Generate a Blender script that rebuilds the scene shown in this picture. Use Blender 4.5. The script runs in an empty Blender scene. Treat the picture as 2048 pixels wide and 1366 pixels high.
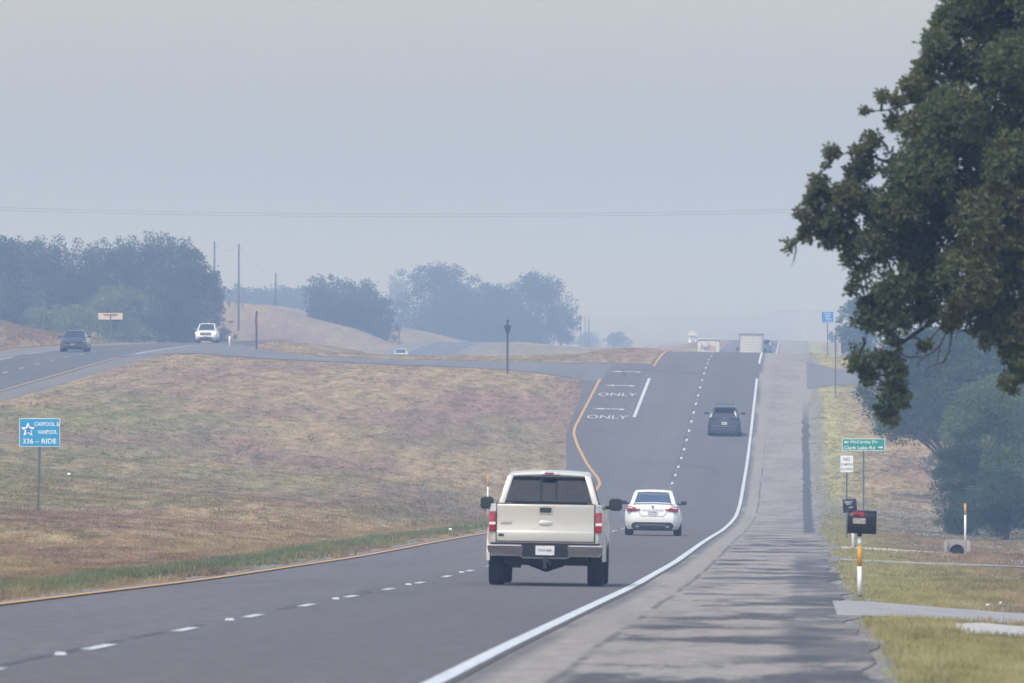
import bpy, math, random
import numpy as np
from mathutils import Vector, Matrix

random.seed(7); rng = np.random.default_rng(11)
sc = bpy.context.scene
C = sc.collection

# ---------------------------------------------------------------- camera, world, sun, exposure
F_PX = 18500.0                     # focal length in pixels of a 2048 px wide frame
cam_d = bpy.data.cameras.new('camera'); cam = bpy.data.objects.new('camera', cam_d); C.objects.link(cam)
cam_d.sensor_width = 36.0; cam_d.lens = F_PX * 36.0 / 2048.0
cam_d.clip_start = 1.0; cam_d.clip_end = 30000.0
cam.location = (0, 0, 0)
cam.rotation_euler = (math.radians(90) - math.atan(43.0 / F_PX), 0, math.atan(575.0 / F_PX))
cam_d.dof.use_dof = True; cam_d.dof.focus_distance = 300.0; cam_d.dof.aperture_fstop = 8.0
sc.camera = cam

SUN_EL, SUN_AZ = math.radians(52), math.radians(205)      # azimuth clockwise from +Y
world = bpy.data.worlds.new('World'); sc.world = world; world.use_nodes = True
wt = world.node_tree
sky = wt.nodes.new('ShaderNodeTexSky'); sky.sky_type = 'NISHITA'; sky.sun_disc = False
sky.sun_elevation = SUN_EL; sky.sun_rotation = SUN_AZ
sky.dust_density = 3.0; sky.air_density = 1.5; sky.ozone_density = 3.6; sky.altitude = 200
wb = wt.nodes['Background']; wb.inputs['Strength'].default_value = 0.122
wt.links.new(sky.outputs[0], wb.inputs['Color'])
sd = bpy.data.lights.new('sun', 'SUN'); sd.energy = 1.15; sd.angle = math.radians(14); sd.color = (1.0, 0.935, 0.87)
sun = bpy.data.objects.new('sun', sd); C.objects.link(sun)
dirv = Vector((math.sin(SUN_AZ) * math.cos(SUN_EL), math.cos(SUN_AZ) * math.cos(SUN_EL), math.sin(SUN_EL)))
sun.rotation_euler = dirv.to_track_quat('Z', 'Y').to_euler()
sc.view_settings.view_transform = 'Standard'; sc.view_settings.look = 'None'
sc.view_settings.gamma = 1.0; sc.view_settings.use_curve_mapping = False
sc.view_settings.exposure = 0.94
sc.render.engine = 'CYCLES'
sc.cycles.use_denoising = True
sc.cycles.max_bounces = 6; sc.cycles.diffuse_bounces = 3; sc.cycles.volume_bounces = 1
sc.cycles.transparent_max_bounces = 12; sc.cycles.caustics_reflective = False; sc.cycles.caustics_refractive = False

# ---------------------------------------------------------------- helpers: materials
class NT:
    """tiny node builder"""
    def __init__(s, name):
        s.m = bpy.data.materials.new(name); s.m.use_nodes = True; s.t = s.m.node_tree
        s.b = s.t.nodes['Principled BSDF']; s.pos = None
    def n(s, typ, **kw):
        nd = s.t.nodes.new(typ)
        for k, v in kw.items():
            if k.startswith('i_'):
                key = k[2:]; key = int(key) if key.isdigit() else key.replace('_', ' ')
                s.put(nd.inputs[key], v)
            else: setattr(nd, k, v)
        return nd
    def put(s, sock, v):
        if isinstance(v, bpy.types.NodeSocket): s.t.links.new(v, sock)
        elif isinstance(v, (tuple, list)) and len(v) == 3 and sock.type == 'RGBA': sock.default_value = (*v, 1)
        else: sock.default_value = v
    def P(s, obj=False):
        if obj: return s.n('ShaderNodeTexCoord').outputs['Object']
        if s.pos is None: s.pos = s.n('ShaderNodeNewGeometry').outputs['Position']
        return s.pos
    def noise(s, scale, detail=4, stretch=(1, 1, 1), rough=.55, off=(0, 0, 0), obj=False):
        mp = s.n('ShaderNodeMapping', i_Vector=s.P(obj)); mp.inputs['Scale'].default_value = stretch; mp.inputs['Location'].default_value = off
        return s.n('ShaderNodeTexNoise', i_Vector=mp.outputs[0], i_Scale=scale, i_Detail=detail, i_Roughness=rough).outputs['Fac']
    def ramp(s, fac, stops):
        r = s.n('ShaderNodeValToRGB', i_Fac=fac); e = r.color_ramp.elements
        while len(e) < len(stops): e.new(.5)
        for i, (p, c) in enumerate(stops):
            e[i].position = p; e[i].color = (*c, 1) if len(c) == 3 else c
        return r.outputs[0]
    def step(s, fac, a, b):
        return s.n('ShaderNodeMapRange', i_Value=fac, i_1=a, i_2=b, i_3=0.0, i_4=1.0, clamp=True).outputs[0]
    def mix(s, f, a, b):
        m = s.n('ShaderNodeMix', data_type='RGBA'); s.put(m.inputs[0], f); s.put(m.inputs[6], a); s.put(m.inputs[7], b); return m.outputs[2]
    def mul(s, a, b):
        m = s.n('ShaderNodeMath', operation='MULTIPLY'); s.put(m.inputs[0], a); s.put(m.inputs[1], b); return m.outputs[0]
    def bump(s, h, strength, dist):
        s.put(s.b.inputs['Normal'], s.n('ShaderNodeBump', i_Height=h, i_Strength=strength, i_Distance=dist).outputs[0])

def simple(name, col, rough=.6, metal=0.0, coat=0.0, var=0.0, vscale=3.0, spec=.5, emit=None, estr=0):
    t = NT(name); b = t.b
    b.inputs['Roughness'].default_value = rough; b.inputs['Metallic'].default_value = metal
    b.inputs['Coat Weight'].default_value = coat; b.inputs['Specular IOR Level'].default_value = spec
    if var > 0:
        f = t.noise(vscale, 4, obj=True)
        dark = tuple(c * (1 - var) for c in col); lite = tuple(min(1, c * (1 + var)) for c in col)
        t.put(b.inputs['Base Color'], t.ramp(f, [(.3, dark), (.7, lite)]))
    else: b.inputs['Base Color'].default_value = (*col, 1)
    if emit: b.inputs['Emission Color'].default_value = (*emit, 1); b.inputs['Emission Strength'].default_value = estr
    return t.m

def glass_mat(name, tint, refl=.12):
    t = NT(name); out = t.t.nodes['Material Output']
    tr = t.n('ShaderNodeBsdfTransparent', i_Color=tint); gl = t.n('ShaderNodeBsdfGlossy', i_Roughness=.03, i_Color=(.9, .9, .9))
    fr = t.n('ShaderNodeFresnel', i_IOR=1.45)
    f = t.n('ShaderNodeMapRange', i_Value=fr.outputs[0], i_1=0.034, i_2=1.0, i_3=refl, i_4=1.0).outputs[0]
    mx = t.n('ShaderNodeMixShader', i_Fac=f); t.put(mx.inputs[1], tr.outputs[0]); t.put(mx.inputs[2], gl.outputs[0])
    t.t.links.new(mx.outputs[0], out.inputs['Surface']); return t.m

def ground_colour(t, tuft=False):
    """dry mown grass in tan, rust and green patches; the same colour field serves the soil sheet and the tufts on it"""
    big = t.noise(.042, 5, (1, .18, 0), .6)
    med = t.noise(.16, 5, (1, .16, 0), .65, (31, 7, 0))
    red = t.noise(.06, 5, (1, .2, 0), .62, (-9, 55, 0))
    fin = t.noise(1.5, 4, (1, .13, 0), .75, (3, 3, 0))
    tan = t.ramp(fin, [(.3, (.21, .16, .085)), (.5, (.39, .30, .165)), (.72, (.56, .46, .28))])
    rust = t.ramp(fin, [(.3, (.18, .115, .09)), (.55, (.32, .215, .17)), (.75, (.44, .32, .245))])
    green = t.ramp(fin, [(.3, (.11, .12, .05)), (.5, (.2, .205, .085)), (.72, (.34, .33, .155))])
    c = t.mix(t.mul(t.step(red, .45, .58), .85), tan, rust)
    c = t.mix(t.mul(t.step(big, .51, .64), .9), c, green)
    sm = t.noise(.75, 5, (1, .14, 0), .7, (12, 70, 0)); sm2 = t.noise(.5, 5, (1, .2, 0), .7, (90, 7, 0))
    c = t.mix(t.mul(t.step(sm, .54, .63), .6), c, t.ramp(fin, [(.3, (.10, .12, .045)), (.7, (.24, .25, .11))]))
    c = t.mix(t.mul(t.step(sm2, .55, .64), .5), c, t.ramp(fin, [(.3, (.19, .125, .09)), (.7, (.38, .27, .19))]))
    c = t.mix(t.mul(t.step(med, .56, .7), .7), c, (.44, .36, .2))
    c = t.mix(t.mul(t.step(med, .44, .3), .6), c, (.16, .13, .09))
    sxb = t.n('ShaderNodeSeparateXYZ', i_0=t.P()).outputs
    wv = t.n('ShaderNodeMath', operation='MULTIPLY_ADD', i_0=t.noise(.12, 3, (1, .3, 0)), i_1=7.0, i_2=sxb[0]).outputs[0]
    bd = t.n('ShaderNodeMath', operation='SINE', i_0=t.n('ShaderNodeMath', operation='MULTIPLY', i_0=wv, i_1=2.6).outputs[0]).outputs[0]
    mm = t.n('ShaderNodeMix', data_type='RGBA', blend_type='MULTIPLY'); mm.inputs[0].default_value = 1.0
    t.put(mm.inputs[6], c); t.put(mm.inputs[7], t.mix(t.step(bd, -.6, .9), (.79, .735, .70), (.95, .885, .855))); c = mm.outputs[2]
    # verge strip right of the shoulder: pale yellow-green grass
    sx = t.n('ShaderNodeSeparateXYZ', i_0=t.P()).outputs
    wob = t.n('ShaderNodeMath', operation='MULTIPLY_ADD', i_0=t.noise(.8, 4, (1, .1, 0)), i_1=2.0, i_2=sx[0]).outputs[0]
    a = t.mul(t.step(wob, 1.2, 1.8), t.step(wob, 5.2, 3.0))
    verge = t.ramp(fin, [(.28, (.17, .16, .058)), (.5, (.36, .325, .125)), (.72, (.52, .47, .24))])
    c = t.mix(t.mul(a, .85), c, verge)
    # lush grass in the low ground near the foot of the dip and by the left edge line
    g2 = t.mul(t.mul(t.step(sx[1], 330, 380), t.step(sx[1], 470, 430)), t.step(med, .4, .5))
    c = t.mix(t.mul(g2, .3), c, t.ramp(fin, [(.3, (.05, .075, .03)), (.7, (.13, .16, .065))]))
    wl = t.n('ShaderNodeMath', operation='MULTIPLY_ADD', i_0=t.noise(.6, 3, (.5, .08, 0)), i_1=2.2, i_2=sx[0]).outputs[0]
    g3 = t.mul(t.mul(t.step(wl, -12.3, -11.7), t.step(wl, -9.6, -10.6)), t.mul(t.step(sx[1], 420, 330), t.step(sx[0], -9, -10)))
    c = t.mix(t.mul(g3, .7), c, t.ramp(fin, [(.3, (.06, .115, .045)), (.7, (.14, .21, .085))]))
    return c, fin

def mat_ground():
    t = NT('dry_grass_ground'); c, fin = ground_colour(t)
    sx = t.n('ShaderNodeSeparateXYZ', i_0=t.P()).outputs
    # bare gravelly soil along the edge of the left lane and of the shoulder
    wl = t.n('ShaderNodeMath', operation='MULTIPLY_ADD', i_0=t.noise(.9, 4, (.4, .12, 0), .7), i_1=1.1, i_2=sx[0]).outputs[0]
    band = t.mul(t.step(wl, -10.75, -10.45), t.step(sx[1], 470, 440))
    bandr = t.mul(t.step(wl, 2.1, 1.75), t.step(sx[0], 0, .1))
    grav = t.ramp(t.noise(6, 5, (1, .3, 0), .8), [(.35, (.10, .085, .07)), (.5, (.22, .2, .175)), (.66, (.42, .4, .37))])
    c = t.mix(band, c, grav); c = t.mix(t.mul(bandr, .85), c, grav)
    t.put(t.b.inputs['Base Color'], c); t.b.inputs['Roughness'].default_value = .95; t.b.inputs['Specular IOR Level'].default_value = .1
    t.bump(fin, .5, .08); return t.m

def mat_tuft():
    t = NT('grass_blades'); c, _ = ground_colour(t)
    v = t.noise(9, 2, (1, .5, 1), .6)
    c2 = t.mix(t.step(v, .55, .75), c, (.45, .37, .22))
    out = t.t.nodes['Material Output']
    d = t.n('ShaderNodeBsdfDiffuse', i_Color=c2); tl = t.n('ShaderNodeBsdfTranslucent', i_Color=c2)
    m = t.n('ShaderNodeMixShader', i_Fac=.35); t.put(m.inputs[1], d.outputs[0]); t.put(m.inputs[2], tl.outputs[0])
    t.t.links.new(m.outputs[0], out.inputs['Surface']); return t.m

def mat_asphalt(name, base, warm=0.0, seed=0, shoulder=False, ax=-2.88, marks=True):
    t = NT(name)
    fine = t.noise(4.0, 7, (1, .14, 0), .85, (seed, 0, 0)); big = t.noise(.35, 5, (1, .06, 0), .6, (seed, 9, 0))
    k = 1 + warm
    b0 = tuple(c * .68 for c in base); b1 = tuple(c * 1.3 for c in base)
    c = t.ramp(fine, [(.32, b0), (.68, b1)])
    c = t.mix(t.mul(t.step(big, .5, .68), .45), c, tuple(x * .72 for x in base))
    c = t.mix(t.mul(t.step(big, .46, .3), .35), c, tuple(x * 1.28 for x in base))
    sx = t.n('ShaderNodeSeparateXYZ', i_0=t.P()).outputs
    if not shoulder and marks:
        # wheel paths worn a little paler, an oil line between them
        w = t.n('ShaderNodeMath', operation='SUBTRACT', i_0=sx[0], i_1=ax).outputs[0]
        ph = t.n('ShaderNodeMath', operation='MULTIPLY', i_0=w, i_1=2 * math.pi / 1.84).outputs[0]
        cs = t.n('ShaderNodeMath', operation='COSINE', i_0=ph).outputs[0]
        c = t.mix(t.mul(t.step(cs, .2, 1), .22), c, tuple(x * .75 for x in base))
        if seed == 0:
            lane = t.n('ShaderNodeMath', operation='MULTIPLY_ADD', i_0=t.noise(.7, 4, (1, .06, 0), .7), i_1=.9, i_2=sx[0]).outputs[0]
            c = t.mix(t.mul(t.step(lane, -6.3, -5.7), .38), c, tuple(x * .7 for x in base))
            jw = t.n('ShaderNodeMath', operation='MULTIPLY_ADD', i_0=t.noise(2.0, 4, (.5, .1, 0), .8), i_1=.25, i_2=sx[0]).outputs[0]
            c = t.mix(t.mul(t.mul(t.step(jw, -6.62, -6.58), t.step(jw, -6.45, -6.49)), t.mul(t.step(t.noise(.5, 4, (.2, .3, 0), .6, (3, 3, 0)), .47, .55), .6)), c, (.04, .04, .045))
        # sealed cracks
        cr = t.n('ShaderNodeTexVoronoi', feature='DISTANCE_TO_EDGE', i_Vector=t.n('ShaderNodeMapping', i_Vector=t.P()).outputs[0], i_Scale=.16)
        cr.inputs['Vector'].links[0].from_node.inputs['Scale'].default_value = (1, .25, 0)
        crf = t.mul(t.step(cr.outputs[0], .006, .002), t.step(t.noise(.05, 2, (1, .5, 0)), .5, .62))
        c = t.mix(t.mul(crf, .75), c, (.022, .022, .026))
    if shoulder:
        stain = t.noise(.6, 9, (.75, .17, 0), .7, (4, 2, 0)); st2 = t.noise(.9, 8, (.8, .4, 0), .8, (8, 1, 0))
        far = t.step(sx[1], 460, 300)
        brk = t.noise(5.0, 5, (1, .35, 0), .8, (6, 6, 0))
        stain = t.n('ShaderNodeMath', operation='MULTIPLY_ADD', i_0=brk, i_1=.34, i_2=t.n('ShaderNodeMath', operation='SUBTRACT', i_0=stain, i_1=.17).outputs[0]).outputs[0]
        speck = t.step(brk, .42, .62)
        c = t.mix(t.mul(t.mul(t.mul(t.mul(t.step(stain, .465, .52), t.step(t.noise(.16, 3, (1.6, .55, 0), .6, (21, 4, 0)), .42, .53)), t.step(sx[0], -2.1, -1.8)), .88), t.n('ShaderNodeMath', operation='MULTIPLY_ADD', i_0=far, i_1=.75, i_2=.25).outputs[0]), c, (.034, .035, .042))
        c = t.mix(t.mul(t.step(st2, .57, .66), .4), c, (.06, .06, .068))
        # tar strip along the outer part of the shoulder and by the edge line
        wob = t.n('ShaderNodeMath', operation='MULTIPLY_ADD', i_0=t.noise(1.5, 5, (.3, .12, 0), .8), i_1=.7, i_2=sx[0]).outputs[0]
        d = t.mul(t.mul(t.step(wob, .48, .54), t.step(wob, 1.0, .9)), t.mul(t.step(sx[1], 330, 345), t.step(sx[1], 590, 560)))
        c = t.mix(t.mul(d, .85), c, (.042, .044, .052))
        dn = t.mul(t.mul(t.step(wob, .1, .3), t.step(sx[1], 260, 220)), t.step(t.noise(.9, 4, (.5, .12, 0), .6, (5, 5, 0)), .42, .52))
        c = t.mix(t.mul(dn, .7), c, (.05, .05, .058))
        e = t.mul(t.step(sx[0], -2.45, -2.62), t.step(t.noise(.5, 4, (1, .08, 0)), .38, .5))
        c = t.mix(t.mul(e, .6), c, (.06, .06, .068))
        wl = t.n('ShaderNodeMath', operation='MULTIPLY_ADD', i_0=t.noise(1.0, 4, (.3, .1, 0), .7), i_1=.16, i_2=sx[0]).outputs[0]
        ln = t.mul(t.step(wl, -1.98, -1.95), t.step(wl, -1.86, -1.89))
        c = t.mix(t.mul(t.mul(ln, t.mul(t.step(sx[1], 560, 500), t.step(t.noise(.8, 4, (.3, .2, 0), .7), .4, .52))), .6), c, (.045, .045, .05))
    if shoulder: c = t.mix(t.mul(speck, .16), c, (.33, .3, .27))
    t.put(t.b.inputs['Base Color'], c); t.b.inputs['Roughness'].default_value = .88; t.b.inputs['Specular IOR Level'].default_value = .25
    t.bump(t.noise(30, 3, (1, 1, 1), .8), .3, .01); return t.m

def mat_paint_line(name, col):
    t = NT(name); w = t.noise(7, 5, (1, .4, 0), .8)
    t.put(t.b.inputs['Base Color'], t.mix(t.mul(t.step(w, .5, .66), .75), col, (.16, .16, .17)))
    t.b.inputs['Roughness'].default_value = .7; return t.m

def mat_leaf(name, c0, c1, c2, transl=.35, scale=1.1, fleck=.0, fc=(.3, .22, .08)):
    t = NT(name)
    lo = t.noise(scale * .35, 3, (1, 1, 1), .6); hi = t.noise(scale * 9, 2, (1, 1, 1), .7)
    c = t.ramp(lo, [(.36, c0), (.5, c1), (.66, c2)])
    c = t.mix(t.mul(t.step(hi, .35, .7), .5), c, tuple(x * 1.7 for x in c1))
    if fleck: c = t.mix(t.mul(t.step(t.noise(scale * .8, 3, (1, 1, 1), .7, (5, 2, 9)), .5, .62), fleck), c, fc)
    out = t.t.nodes['Material Output']
    d = t.n('ShaderNodeBsdfPrincipled', i_Base_Color=c, i_Roughness=.55); tl = t.n('ShaderNodeBsdfTranslucent', i_Color=c)
    m = t.n('ShaderNodeMixShader', i_Fac=transl); t.put(m.inputs[1], d.outputs[0]); t.put(m.inputs[2], tl.outputs[0])
    t.t.links.new(m.outputs[0], out.inputs['Surface']); return t.m

M = {}
M['ground'] = mat_ground(); M['tuft'] = mat_tuft()
M['asphalt'] = mat_asphalt('asphalt', (.150, .132, .125), seed=0)
M['asphalt_opp'] = mat_asphalt('asphalt_opposite', (.115, .112, .118), seed=40, ax=-53.5)
M['asphalt_cross'] = mat_asphalt('asphalt_crossing', (.17, .165, .165), seed=70, marks=False)
M['asphalt_turn'] = mat_asphalt('asphalt_turn_lane', (.138, .122, .117), seed=20, ax=-10.2)
M['shoulder'] = mat_asphalt('chip_seal_shoulder', (.29, .25, .21), seed=5, shoulder=True)
M['shoulder_opp'] = mat_asphalt('chip_seal_opposite', (.2, .178, .16), seed=9, marks=False)
M['white_line'] = mat_paint_line('white_road_paint', (.62, .62, .6))
M['yellow_line'] = mat_paint_line('yellow_road_paint', (.62, .33, .07))
M['concrete'] = simple('concrete', (.31, .28, .255), .9, var=.2, vscale=1.2)
M['limestone'] = simple('crushed_limestone', (.46, .42, .37), .95, var=.35, vscale=6)
M['rubber'] = simple('tyre_rubber', (.009, .009, .011), .9)
M['black_plastic'] = simple('black_plastic', (.02, .021, .024), .45)
M['dark'] = simple('dark_underbody', (.006, .007, .009), .8)
M['chrome'] = simple('brushed_chrome', (.62, .6, .6), .22, 1.0)
M['alloy'] = simple('alloy_wheel', (.45, .46, .48), .35, .9)
M['paint_beige'] = simple('beige_car_paint', (.535, .505, .45), .32, 0.15, .7, var=.03, vscale=1)
M['paint_white'] = simple('white_car_paint', (.78, .78, .77), .3, 0.0, .8, var=.02)
M['paint_grey'] = simple('grey_car_paint', (.028, .032, .045), .35, .2, .5)
M['paint_dark'] = simple('black_blue_car_paint', (.012, .016, .026), .35, .1, .35)
M['paint_navy'] = simple('navy_car_paint', (.03, .05, .1), .3, .2, .9)
M['glass_dark'] = glass_mat('tinted_glass', (.42, .47, .53), .03)
M['glass_clear'] = glass_mat('clear_windscreen', (.8, .85, .85), .03)
M['glass_light'] = glass_mat('pale_glass', (.62, .68, .7), .5)
M['glass_black'] = glass_mat('privacy_glass', (.1, .11, .13), .07)
M['lens_red'] = simple('red_lamp_lens', (.34, .008, .015), .2, 0, .8, var=.25, vscale=14)
M['lens_dark_red'] = simple('dark_red_lamp_lens', (.28, .02, .03), .2, 0, .8, var=.3, vscale=20)
M['lens_smoked'] = simple('smoked_lamp_lens', (.05, .02, .03), .25)
M['lens_white'] = simple('clear_lamp_lens', (.75, .72, .72), .2, 0, .8)
M['headlamp'] = simple('lit_headlamp', (.9, .9, .8), .2, 0, 0, emit=(1, .93, .75), estr=2.2)
M['seat_dark'] = simple('dark_seat_fabric', (.015, .015, .018), .9)
M['seat_light'] = simple('grey_seat_fabric', (.25, .26, .27), .9)
M['plate'] = simple('licence_plate', (.62, .62, .62), .5, var=.08, vscale=12)
M['ink'] = simple('dark_lettering', (.03, .03, .05), .6)
M['van_white'] = simple('truck_body_white', (.55, .53, .5), .5, var=.06, vscale=1.5)
M['door_grey'] = simple('roll_door_grey', (.5, .49, .47), .5, var=.05, vscale=2)
M['trim_grey'] = simple('grey_metal_trim', (.22, .23, .25), .5, .4)
M['purple'] = simple('purple_lettering', (.04, .02, .2), .6)
M['orange_red'] = simple('orange_red_lettering', (.55, .08, .06), .6)
M['galv'] = simple('galvanised_post', (.1, .105, .12), .6, .2, var=.12, vscale=4)
M['sign_cyan'] = simple('sky_blue_sign_sheeting', (.006, .27, .50), .45)
M['sign_blue'] = simple('blue_sign_sheeting', (.02, .16, .5), .45)
M['sign_green'] = simple('green_sign_sheeting', (.0, .24, .19), .45)
M['sign_white'] = simple('white_sign_sheeting', (.72, .72, .7), .5)
M['sign_back'] = simple('bare_sign_back', (.36, .36, .35), .6, .3, var=.06)
M['sign_tan'] = simple('plywood_sign_back', (.62, .5, .4), .8, var=.08)
M['sign_red'] = simple('red_sign_sheeting', (.22, .025, .035), .5)
M['legend_white'] = simple('white_legend', (.8, .8, .78), .5)
M['post_white'] = simple('white_post', (.78, .78, .76), .5, var=.06)
M['post_orange'] = simple('amber_reflector_band', (.62, .3, .03), .5)
M['dark_post'] = simple('weathered_steel_post', (.035, .035, .04), .7)
M['wood_pole'] = simple('weathered_wood_pole', (.085, .072, .065), .9, var=.25)
M['cable'] = simple('power_cable', (.22, .22, .23), .6)
M['bark'] = simple('oak_bark', (.075, .065, .055), .95, var=.35, vscale=4)
M['bark_dark'] = simple('dark_bark', (.045, .04, .037), .95, var=.3, vscale=4)
M['mailbox'] = simple('black_mailbox_metal', (.012, .013, .016), .4, .3)
M['flag_red'] = simple('red_mail_flag', (.3, .015, .03), .5)
M['litter'] = simple('white_litter', (.8, .8, .8), .6)
M['rock'] = simple('dark_rock', (.06, .05, .045), .9, var=.3)

# ---------------------------------------------------------------- helpers: geometry
def tag(o, label=None, cat=None, group=None, kind=None):
    if label: o['label'] = label
    if cat: o['category'] = cat
    if group: o['group'] = group
    if kind: o['kind'] = kind
    return o

def mesh_obj(name, verts, faces, mat, parent=None, smooth=False, loc=None):
    me = bpy.data.meshes.new(name)
    me.from_pydata([tuple(v) for v in verts], [], faces); me.validate(); me.update()
    if mat: me.materials.append(mat)
    if smooth: me.polygons.foreach_set('use_smooth', [True] * len(me.polygons))
    o = bpy.data.objects.new(name, me); C.objects.link(o)
    if parent: o.parent = parent
    if loc: o.location = loc
    return o

class MB:
    def __init__(s): s.v = []; s.f = []
    def add(s, vs, fs):
        b = len(s.v); s.v += [tuple(v) for v in vs]; s.f += [tuple(i + b for i in f) for f in fs]; return s
    def box(s, c, d, taper=1.0, tapery=1.0):
        cx, cy, cz = c; x, y, z = (q / 2 for q in d); vs = []
        for dz, k, ky in ((-z, 1, 1), (z, taper, tapery)):
            vs += [(cx - x * k, cy - y * ky, cz + dz), (cx + x * k, cy - y * ky, cz + dz), (cx + x * k, cy + y * ky, cz + dz), (cx - x * k, cy + y * ky, cz + dz)]
        return s.add(vs, [(3, 2, 1, 0), (4, 5, 6, 7), (0, 1, 5, 4), (1, 2, 6, 5), (2, 3, 7, 6), (3, 0, 4, 7)])
    def tube(s, p, r, n=8, cap=True):
        """tube along points p with radii r"""
        p = [Vector(q) for q in p]; rings = []
        if not isinstance(r, (list, tuple)): r = [r] * len(p)
        for i, q in enumerate(p):
            d = (p[min(i + 1, len(p) - 1)] - p[max(i - 1, 0)]).normalized()
            a = d.cross(Vector((0, 0, 1)) if abs(d.z) < .95 else Vector((1, 0, 0))).normalized(); b = d.cross(a)
            rings.append([q + (a * math.cos(2 * math.pi * k / n) + b * math.sin(2 * math.pi * k / n)) * r[i] for k in range(n)])
        vs = [v for rg in rings for v in rg]; fs = []
        for i in range(len(p) - 1):
            for k in range(n): fs.append((i * n + k, i * n + (k + 1) % n, (i + 1) * n + (k + 1) % n, (i + 1) * n + k))
        if cap: fs += [tuple(range(n))[::-1], tuple(range((len(p) - 1) * n, len(p) * n))]
        return s.add(vs, fs)
    def prism(s, poly, y0, y1, axis='y'):
        """polygon of (x,z) extruded from y0 to y1"""
        n = len(poly)
        if axis == 'y': vs = [(a, y0, b) for a, b in poly] + [(a, y1, b) for a, b in poly]
        elif axis == 'x': vs = [(y0, a, b) for a, b in poly] + [(y1, a, b) for a, b in poly]
        else: vs = [(a, b, y0) for a, b in poly] + [(a, b, y1) for a, b in poly]
        fs = [tuple(range(n)), tuple(range(n, 2 * n))[::-1]] + [(i, i + n, (i + 1) % n + n, (i + 1) % n) for i in range(n)]
        return s.add(vs, fs)
    def hull(s, bot, top):
        n = len(bot)
        return s.add(list(bot) + list(top), [tuple(range(n))[::-1], tuple(range(n, 2 * n))] + [(i, (i + 1) % n, (i + 1) % n + n, i + n) for i in range(n)])
    def build(s, name, mat, parent=None, smooth=False, bevel=0, seg=2):
        o = mesh_obj(name, s.v, s.f, mat, parent, smooth)
        if bevel:
            m = o.modifiers.new('bevel', 'BEVEL'); m.width = bevel; m.segments = seg; m.limit_method = 'ANGLE'; m.angle_limit = math.radians(40)
            o.data.polygons.foreach_set('use_smooth', [True] * len(o.data.polygons))
            m.harden_normals = False
        elif smooth: pass
        return o

def rrect(w, h, r, cx=0, cz=0, n=4):
    pts = []
    for sx_, sz_, a0 in ((1, 1, 0), (-1, 1, 90), (-1, -1, 180), (1, -1, 270)):
        for k in range(n + 1):
            a = math.radians(a0 + 90 * k / n)
            pts.append((cx + sx_ * (w / 2 - r) + r * math.cos(a), cz + sz_ * (h / 2 - r) + r * math.sin(a)))
    return pts

def lettering(txt, name, mat, parent, cx, y, cz, w=None, h=.1, face='back', depth=.004, flat=False, squash=1.0):
    """text standing at y, centred on (cx, cz); face 'back' is read by a viewer looking along +Y"""
    cu = bpy.data.curves.new(name, 'FONT'); cu.body = txt; cu.size = 1; cu.extrude = 0; cu.offset = 0.0 if face == 'ground' else .008; cu.resolution_u = 2
    tmp = bpy.data.objects.new('tmp', cu); me = bpy.data.meshes.new_from_object(tmp)
    bpy.data.objects.remove(tmp); bpy.data.curves.remove(cu)
    co = np.array([v.co[:] for v in me.vertices]); lo, hi = co.min(0), co.max(0)
    s = h / (hi[1] - lo[1]); sxk = (w / (hi[0] - lo[0])) if w else s * squash
    out = []
    for v in co:
        x = (v[0] - (lo[0] + hi[0]) / 2) * sxk; z = (v[1] - (lo[1] + hi[1]) / 2) * s
        if face == 'front': out.append((cx - x, y, cz + z))
        elif face == 'ground': out.append((cx + x, y + z, cz))
        else: out.append((cx + x, y, cz + z))
    faces = [tuple(p.vertices) for p in me.polygons]; bpy.data.meshes.remove(me)
    return mesh_obj(name, out, faces, mat, parent)

def empty(name, loc, rot=(0, 0, 0)):
    o = bpy.data.objects.new(name, None); C.objects.link(o); o.location = loc; o.rotation_euler = rot; o.empty_display_size = .3
    return o

# ---------------------------------------------------------------- the lie of the land
def prof(tab, sig=7.0):
    ys = np.arange(-300, 9501, 1.0); t = np.array(tab, float)
    z = np.interp(ys, t[:, 0], t[:, 1]); k = np.exp(-.5 * (np.arange(-30, 31) / sig) ** 2); k /= k.sum()
    zz = np.convolve(np.pad(z, 30, mode='edge'), k, 'valid'); return ys, zz
P_MAIN = prof([(-300, 1.5), (-60, -.9), (0, -1.55), (30, -1.95), (73, -2.86), (86, -3.1), (134, -4.07), (160, -4.6), (184, -5.04), (213, -5.58), (270, -6.52),
    (298, -7.0), (344, -7.82), (388, -8.5), (420, -8.9), (448, -8.95), (477, -8.46), (501, -8.02), (525, -7.42), (550, -6.63), (574, -5.79), (599, -4.92), (623, -4.06),
    (647, -3.38), (672, -2.9), (696, -2.6), (716, -2.49), (750, -2.75), (800, -3.6), (860, -4.6), (950, -5.0), (1050, -4.85), (1130, -4.25), (1200, -3.82), (1300, -3.27),
    (1400, -3.08), (1500, -3.8), (2000, -8), (3000, -8), (9500, -8)], 6)
P_OPP = prof([(-300, 0), (0, -1.5), (100, -3), (200, -4.4), (300, -5.4), (400, -5.7), (470, -4.95), (509, -4.45), (533, -4.1), (579, -3.31), (603, -2.89), (628, -2.51), (652, -2.26),
    (677, -2.08), (701, -1.98), (780, -1.9), (830, -2.2), (900, -3.0), (1000, -4.4), (1100, -5.5), (1195, -5.35), (1232, -4.75), (1261, -4.35), (1300, -3.75), (1345, -3.26),
    (1390, -3.3), (1500, -4.5), (2000, -9), (2500, -8.5), (2720, -7.4), (3000, -7.2), (4000, -9), (9500, -9)], 7)
def zR(Y): return np.interp(Y, *P_MAIN) - .03
def zO(Y): return np.interp(Y, *P_OPP)
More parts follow.
